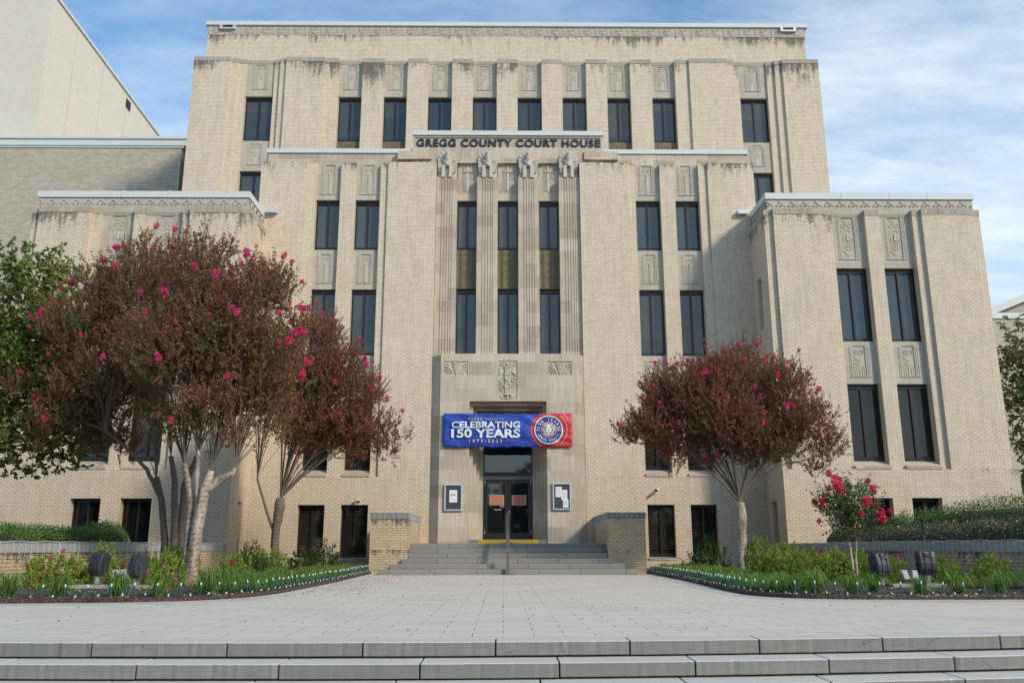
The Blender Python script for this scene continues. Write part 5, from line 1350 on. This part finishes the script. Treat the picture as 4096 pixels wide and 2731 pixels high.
V = leaves(P_, rng.normal(size=(n, 3)), rng.uniform(1.0, 2.0, n), rng.uniform(.7, 1.3, n))
me = npmesh('far_trees', V, np.arange(len(V)).reshape(-1, 4), 'leaf_far'); o = bpy.data.objects.new('far_trees', me); COL.objects.link(o); tag(o, 'dark line of distant trees behind the viewer, mirrored in the lower windows', 'trees', kind='stuff')

# ================================================================== SHRUBS, HEDGES, LILIES
def shrub_mesh(name, rx, rz, n, mat, L, W, seed, shell=.35, nsh=26):
    """leaves on many short upright shoots, centre at the ground"""
    global rng
    rng = np.random.default_rng(seed); k = n // nsh
    d = rng.normal(size=(k, 3)); d[:, 2] = abs(d[:, 2]) * .9 - .15; d /= np.linalg.norm(d, axis=1, keepdims=True)
    p = d * rng.uniform(0, 1, (k, 1)) ** shell * np.array([[rx, rx, rz]]) * rng.uniform(.8, 1.08, (k, 1)); p[:, 2] = np.maximum(p[:, 2], .03)
    V, tips, _, _ = shoots_leaves(p, d, nsh, (.07, .18), L, W, up=.8)
    return npmesh(name, V, np.arange(len(V)).reshape(-1, 4), mat), tips
AZ = [shrub_mesh('foliage', .56, .56, 4600, 'leaf_azalea', .06, .026, 41 + i) for i in range(3)]
AZD = [shrub_mesh('foliage', .56, .56, 4600, 'leaf_azalea_dark', .055, .024, 51)]
def azalea_flowers():
    V = []; rng2 = np.random.default_rng(3)
    n = 14; p = rng2.normal(size=(n, 3)); p /= np.linalg.norm(p, axis=1, keepdims=True)
    return leaves(p * .008, p, np.full(n, .045), np.full(n, .035))
afm = npmesh('flower', azalea_flowers(), np.arange(14 * 4).reshape(-1, 4), 'azalea_flower')
def shrub(x, y, s, lab, kind=0, flowers=6, sz=1.0, grp='azalea bushes in the flower beds'):
    T = thing('azalea_bush', lab, 'bush', (x, y, .07), grp)
    me, tips = AZD[0] if kind == 1 else random.choice(AZ)
    o = bpy.data.objects.new('foliage', me); COL.objects.link(o); o.parent = T; o.scale = (s * 1.05, s * 1.05, s * sz * 1.15); o.rotation_euler = (0, 0, random.uniform(0, 6))
    rz = o.rotation_euler[2]
    m = MB()
    for k in range(7): a = k * .9; m.tube([(x, y, .07), (x + .15 * s * cos(a), y + .15 * s * sin(a), .07 + .2 * s), (x + .28 * s * cos(a), y + .28 * s * sin(a), .07 + .4 * s * sz)], [.012, .009, .004], 4)
    m.build('stems', 'bark_grey', T)
    front = [t for t in tips if (t[0] * sin(rz) + t[1] * cos(rz)) < .1]
    for k in range(flowers):
        t = random.choice(front); f = bpy.data.objects.new('flower', afm); COL.objects.link(f); f.parent = T
        f.location = ((t[0] * cos(rz) - t[1] * sin(rz)) * s, (t[0] * sin(rz) + t[1] * cos(rz)) * s, t[2] * s * sz * 1.15 + .01); f.rotation_euler = (random.uniform(0, 3), random.uniform(0, 3), 0); q = random.uniform(.8, 1.4); f.scale = (q, q, q)
random.seed(3)
for x, y, s, l, k, fl, sz in [(-8.95, 17.9, 1.0, 'leftmost azalea bush in the left bed, with many magenta flowers', 0, 16, 1.05), (-8.35, 18.7, .8, 'tall yellow-green azalea bush just right of the leftmost one', 0, 2, 1.5), (-7.6, 18.9, .55, 'small yellow-green azalea bush between the two left floodlights', 0, 1, 1.4),
      (-6.95, 18.1, .85, 'azalea bush between the right-hand floodlight and the big pale trunk', 0, 4, 1.2), (-7.15, 19.6, .9, 'taller azalea bush behind the biggest crape myrtle', 0, 3, 1.35), (-6.0, 19.9, .75, 'azalea bush just right of the big pale trunk', 0, 3, 1.2),
      (-6.2, 21.8, .95, 'dark azalea bush with magenta flowers in the middle of the left bed', 1, 12, 1.1), (-6.3, 23.6, 1.0, 'azalea bush with magenta flowers left of the stout grey trunk', 0, 10, 1.15), (-6.9, 24.4, 1.0, 'azalea bush behind the flowering ones near the left slit window', 1, 5, 1.3),
      (-6.35, 28.2, 1.0, 'low dark azalea bush just right of the stout grey trunk', 1, 5, 1.05), (-5.75, 28.4, .95, 'dark azalea bush with magenta flowers below the window nearest the left stair wall', 1, 8, 1.5),
      (6.55, 28.2, 1.15, 'dark green bush left of the pale trunk below the right window', 1, 0, 1.35), (7.45, 25.6, 1.05, 'yellow-green azalea bush just right of the pale trunk in the right bed', 0, 3, 1.4), (7.75, 24.2, 1.05, 'second yellow-green azalea bush right of the pale trunk', 0, 1, 1.2), (7.65, 22.9, .95, 'yellow-green azalea bush in the middle of the right bed', 0, 2, 1.1),
      (7.75, 21.7, .95, 'yellow-green azalea bush left of the young tree', 0, 1, 1.1), (7.7, 20.5, .9, 'yellow-green azalea bush just behind the young tree', 0, 0, 1.15), (8.2, 20.3, .85, 'azalea bush behind and right of the young tree', 0, 0, 1.15), (7.55, 18.7, .5, 'low azalea bush at the foot of the young tree', 0, 0, 1.0),
      (7.55, 17.9, .62, 'bright azalea bush touching the left floodlight of the right bed', 0, 0, 1.3), (8.45, 19.2, .65, 'azalea bush with a few magenta flowers between the right floodlights', 0, 4, 1.2), (9.15, 18.4, .7, 'azalea bush right of the right-hand floodlight', 0, 2, 1.2), (9.3, 16.9, .75, 'loose azalea bush near the right edge before the brick wall', 0, 1, 1.2)]:
    shrub(x, y, s, l, k, fl, sz)

def lily_mesh(seed, n=110, R=.50, H=.36):
    r2 = np.random.default_rng(seed); V = []; F = []
    for i in range(n):
        a = r2.uniform(0, 2 * pi); rr = R * r2.uniform(.35, 1.15); h = H * r2.uniform(.55, 1.15) * (1.15 - .45 * rr / R); w = r2.uniform(.007, .012); b = len(V); bx, by = r2.normal() * .035, r2.normal() * .035
        for k in range(5):
            t = k / 4; r_ = rr * t ** 1.15; z = h * sin(t * pi * .86)
            ww = w * (1 - t * .85); s = Vector((-sin(a), cos(a), 0)) * ww; c = Vector((bx + cos(a) * r_, by + sin(a) * r_, z))
            V += [tuple(c - s), tuple(c + s)]
        for k in range(4): F.append((b + 2 * k, b + 2 * k + 1, b + 2 * k + 3, b + 2 * k + 2))
    return npmesh('lily_clump', V, F, 'leaf_lily')
LM = [lily_mesh(60 + i) for i in range(4)]; LS = [lily_mesh(70 + i, 70, .42, .24) for i in range(3)]
def lily(x, y, s, lab, small=False):
    o = bpy.data.objects.new('lily_clump', random.choice(LS if small else LM)); COL.objects.link(o); o.location = (x, y, .07); o.rotation_euler = (0, 0, random.uniform(0, 6)); o.scale = (s, s, s * random.uniform(.85, 1.15))
    tag(o, lab, 'grass clump', 'grass-like lily clumps edging the flower beds')
ord_ = ['first', 'second', 'third', 'fourth', 'fifth', 'sixth', 'seventh', 'eighth', 'ninth']
for i, (x, y) in enumerate(((-8.9, 15.3), (-8.0, 14.5), (-7.15, 14.45), (-6.35, 14.75), (-5.65, 14.75), (-5.0, 15.3), (-4.95, 16.2))): lily(x, y, random.uniform(1.0, 1.2), 'spiky lily clump at the front of the left bed, %s from the left edge' % ord_[i])
for i, (x, y) in enumerate(((4.85, 15.6), (5.35, 15.2), (5.95, 15.15), (6.5, 15.6), (7.05, 15.0), (7.75, 15.15), (8.55, 15.3), (9.3, 15.6), (5.5, 16.2))): lily(x, y, random.uniform(.9, 1.15), 'spiky lily clump at the front of the right bed, %s from the stairs side' % ord_[i])
for sg, E_ in ((-1, LE), (1, RE)):
    for row, off_ in enumerate((.36, .66, .98, 1.3)):
        for (x, y) in along(offset(E_, -off_ * sg), .36):
            if y > 15.7 and abs(x) < (5.35 if y < 17.5 else 6.2): lily(x + random.uniform(-.08, .08), y + random.uniform(-.1, .1), random.uniform(.85, 1.2), 'dense grass-like lily in the strip along the straight edge of the %s bed' % ('left' if sg < 0 else 'right'), True)

def hedge(name, label, pts, base, mat, n, L, W, seed, flowers=0, grp='clipped hedges in the raised planters'):
    """pts: list of (x, y, ztop, halfwidth) along the hedge"""
    global rng
    rng = np.random.default_rng(seed); A = np.array(pts, float); T = thing(name, label, 'hedge', (A[0, 0], A[0, 1], base), grp)
    t = rng.uniform(0, len(A) - 1, n); i = np.minimum(t.astype(int), len(A) - 2); f = (t - i)[:, None]; C = A[i] * (1 - f) + A[i + 1] * f
    a = rng.uniform(0, pi, n); rr = rng.uniform(.72, 1.04, n) ** 1; hw = C[:, 3]; hh = C[:, 2] - base
    d = A[i + 1, :2] - A[i, :2]; d /= np.linalg.norm(d, axis=1, keepdims=True) + 1e-9; nx = np.stack([d[:, 1], -d[:, 0]], 1)
    ca, sa = np.cos(a), np.sin(a); ex = .45; u = np.sign(ca) * abs(ca) ** ex; v = abs(sa) ** ex
    wob = 1 + .06 * np.sin(C[:, 0] * 5 + C[:, 1] * 4) + .05 * rng.normal(size=n)
    P_ = np.stack([C[:, 0] + nx[:, 0] * u * hw * rr, C[:, 1] + nx[:, 1] * u * hw * rr, base + v * hh * rr * wob], 1)
    ends = rng.uniform(-1, 1, n)
    out = np.stack([nx[:, 0] * u, nx[:, 1] * u, v], 1); V = leaves(P_, out + rng.normal(size=(n, 3)) * .7, L * rng.uniform(.7, 1.3, n), W * rng.uniform(.7, 1.3, n)); leaf_obj('foliage', V, mat, T)
    m = MB()
    for k in range(len(A) - 1):
        a0, a1 = A[k], A[k + 1]; m.tube([(a0[0], a0[1], base + (a0[2] - base) * .36), (a1[0], a1[1], base + (a1[2] - base) * .36)], [min(a0[3], a0[2] - base) * .60, min(a1[3], a1[2] - base) * .60], 10)
    m.build('branches', 'bark_dark', T)
    if flowers:
        j = rng.choice(n, flowers); V = leaves(P_[j] + out[j] * .03, rng.normal(size=(flowers, 3)), np.full(flowers, .035), np.full(flowers, .03)); leaf_obj('flowers', V, 'abelia_flower', T)
hedge('flowering_hedge', 'low hedge flecked with small whitish flowers along the top of the right wall', [(10.75, 28.3, 1.1, .35), (10.85, 27.6, 1.30, .6), (11.0, 25, 1.36, .75), (11.1, 22, 1.38, .8), (11.2, 19, 1.40, .8), (11.4, 16.5, 1.42, .8)], .72, 'leaf_abelia', 30000, .05, .026, 81, 1700)
hedge('clipped_hedge', 'taller bright green hedge rising to the right behind the flowering hedge', [(12.6, 28.3, 1.62, .5), (13.0, 27.2, 1.95, .9), (14.2, 26.2, 2.12, 1.1), (15.6, 25.0, 2.22, 1.2), (17.2, 23.6, 2.3, 1.2), (19, 22, 2.3, 1.2)], .72, 'leaf_hedge', 30000, .055, .03, 82)
hedge('clipped_hedge', 'dark green clipped hedge along the top of the left wall', [(-10.85, 24.6, 1.1, .3), (-10.85, 23.8, 1.27, .5), (-11.0, 21, 1.30, .65), (-11.2, 18.5, 1.33, .7), (-11.5, 16, 1.36, .7)], .72, 'leaf_hedge', 24000, .05, .026, 83, 260)
hedge('rounded_shrub', 'rounded light green shrub rising above the left hedge', [(-12.6, 25.9, 1.2, .35), (-12.0, 25.8, 1.52, .55), (-11.4, 25.8, 1.5, .5), (-11.0, 25.8, 1.15, .3)], .72, 'leaf_hedge', 7000, .05, .026, 84)

# ---- fallen petals and dry leaves on the paving
rng = np.random.default_rng(9)
n = 420; px_ = -4.0 + abs(rng.normal(size=n)) * .95; py_ = rng.uniform(15.5, 27.5, n)
n2 = 150; qx = rng.uniform(-9, 9, n2); qy = rng.uniform(8.7, 27, n2); n3 = 30; rx_ = 4.2 - abs(rng.normal(size=n3)) * .5; ry_ = rng.uniform(22, 27.5, n3)
n4 = 60; sx_ = rng.uniform(-6, 6, n4); sy_ = 8.29 + (sx_ + 1.8) ** 2 / 95 - rng.uniform(.02, .3, n4)
C = np.concatenate([np.stack([px_, py_, np.full(n, .012)], 1), np.stack([qx, qy, np.full(n2, .012)], 1), np.stack([rx_, ry_, np.full(n3, .012)], 1), np.stack([sx_, sy_, np.full(n4, -.128)], 1)])
k = len(C); D_ = rng.normal(size=(k, 3)); D_[:, 2] *= .15; sz = np.concatenate([rng.uniform(.02, .045, n), rng.uniform(.02, .06, n2), rng.uniform(.02, .05, n3), rng.uniform(.008, .018, n4)])
V = leaves(C, D_, sz, sz * .6); V[:, 2] = np.maximum(V[:, 2], np.repeat(C[:, 2], 4) - .004)
me = npmesh('fallen_petals', V, np.arange(len(V)).reshape(-1, 4), 'petal'); o = bpy.data.objects.new('fallen_petals', me); COL.objects.link(o); tag(o, 'scattered fallen pink petals and dry leaves on the paving', 'petals', kind='stuff')

for sg, E_ in ((-1, LE), (1, RE)):
    rng = np.random.default_rng(20 + sg); n = 2600; yy = rng.uniform(13.9, 27, n) if 0 else 14.0 + rng.uniform(0, 1, n) ** 2 * 13; xx = sg * (4.3 + rng.uniform(0, 6, n)); ok = (yy > 14.65) | (abs(xx) > 5.9); xx, yy = xx[ok], yy[ok]; n = len(xx)
    C = np.stack([xx, yy, np.full(n, .082)], 1); D_ = rng.normal(size=(n, 3)); D_[:, 2] = abs(D_[:, 2]) * .3; sz = rng.uniform(.015, .07, n); V = leaves(C, D_, sz, sz * rng.uniform(.2, .6, n))
    me = npmesh('leaf_litter', V, np.arange(len(V)).reshape(-1, 4), 'litter'); o = bpy.data.objects.new('leaf_litter', me); COL.objects.link(o); tag(o, 'dry leaves and bark chips on the soil of the %s bed' % ('left' if sg < 0 else 'right'), 'leaf litter', kind='stuff')

# ================================================================== SKY, SUN, CAMERA
AZI, ELE = radians(46), radians(31)          # sun in front of the building, from the right
w = bpy.data.worlds.new('World'); S.world = w; w.use_nodes = True; nt = w.node_tree; bg = nt.nodes['Background']
sky = N(nt, 'ShaderNodeTexSky', sky_type='NISHITA'); sky.sun_disc = False; sky.sun_elevation = ELE; sky.sun_rotation = pi - AZI; sky.air_density = 1.0; sky.dust_density = .6; sky.ozone_density = 2.2
tc_ = N(nt, 'ShaderNodeTexCoord'); sp = N(nt, 'ShaderNodeSeparateXYZ'); nt.links.new(tc_.outputs['Generated'], sp.inputs[0])
zz = math_(nt, 'ADD', math_(nt, 'MAXIMUM', sp.outputs[2], 0.0), .22)
cb = N(nt, 'ShaderNodeCombineXYZ'); nt.links.new(math_(nt, 'DIVIDE', sp.outputs[0], zz), cb.inputs[0]); nt.links.new(math_(nt, 'DIVIDE', sp.outputs[1], zz), cb.inputs[1])
rot = N(nt, 'ShaderNodeMapping'); rot.inputs['Rotation'].default_value = (0, 0, .6); rot.inputs['Scale'].default_value = (1.0, 2.3, 1); rot.inputs['Location'].default_value = (1.7, .4, 0); nt.links.new(cb.outputs[0], rot.inputs[0])
c1 = noise(nt, rot.outputs[0], 1.5, 9, .62); c2 = noise(nt, cb.outputs[0], .9, 4, .5); c3 = noise(nt, rot.outputs[0], 9, 5, .6)
cl = math_(nt, 'ADD', math_(nt, 'ADD', math_(nt, 'MULTIPLY', c1, .62), math_(nt, 'MULTIPLY', c2, .40)), math_(nt, 'MULTIPLY', c3, .10))
# thicker veil low down and to the right
veil = math_(nt, 'ADD', math_(nt, 'MULTIPLY', math_(nt, 'SUBTRACT', .60, sp.outputs[2]), .34), math_(nt, 'MULTIPLY', sp.outputs[0], .10))
cl = math_(nt, 'ADD', cl, veil)
mask = ramp(nt, cl, [(.47, (.05, .05, .05)), (.60, (.38, .38, .38)), (.76, (1, 1, 1))])
skyc = mixc(nt, 1.0, sky.outputs[0], (.58, 1.02, 1.20), 'MULTIPLY')
colr = N(nt, 'ShaderNodeMix', data_type='RGBA'); nt.links.new(math_(nt, 'MULTIPLY', mask, .90), colr.inputs[0]); nt.links.new(skyc, colr.inputs[6]); colr.inputs[7].default_value = (5.2, 5.8, 6.2, 1)
nt.links.new(colr.outputs[2], bg.inputs[0]); bg.inputs[1].default_value = .14
sd = bpy.data.lights.new('Sun', 'SUN'); sd.energy = 2.4; sd.angle = radians(7.5); sd.color = (1.0, .91, .79); so = bpy.data.objects.new('Sun', sd); COL.objects.link(so)
sv = Vector((sin(AZI) * cos(ELE), -cos(AZI) * cos(ELE), sin(ELE))); so.rotation_euler = sv.to_track_quat('Z', 'Y').to_euler()

cam = bpy.data.cameras.new('Camera'); co = bpy.data.objects.new('Camera', cam); COL.objects.link(co); S.camera = co
pitch, yaw, roll = .234006, .0101332, -.0011102
f = Vector((sin(yaw) * cos(pitch), cos(yaw) * cos(pitch), sin(pitch))); r = Vector((cos(yaw), -sin(yaw), 0)); u = r.cross(f)
r2 = cos(roll) * r + sin(roll) * u; u2 = -sin(roll) * r + cos(roll) * u
mt = Matrix((r2, u2, -f)).transposed().to_4x4(); mt.translation = Vector((0, 0, .85)); co.matrix_world = mt
cam.sensor_width = 36; cam.lens = 30.218; cam.clip_start = .1; cam.clip_end = 2000
S.view_settings.view_transform = 'Standard'; S.view_settings.look = 'None'; S.view_settings.exposure = 0.34; S.view_settings.gamma = 1
S.render.engine = 'CYCLES'
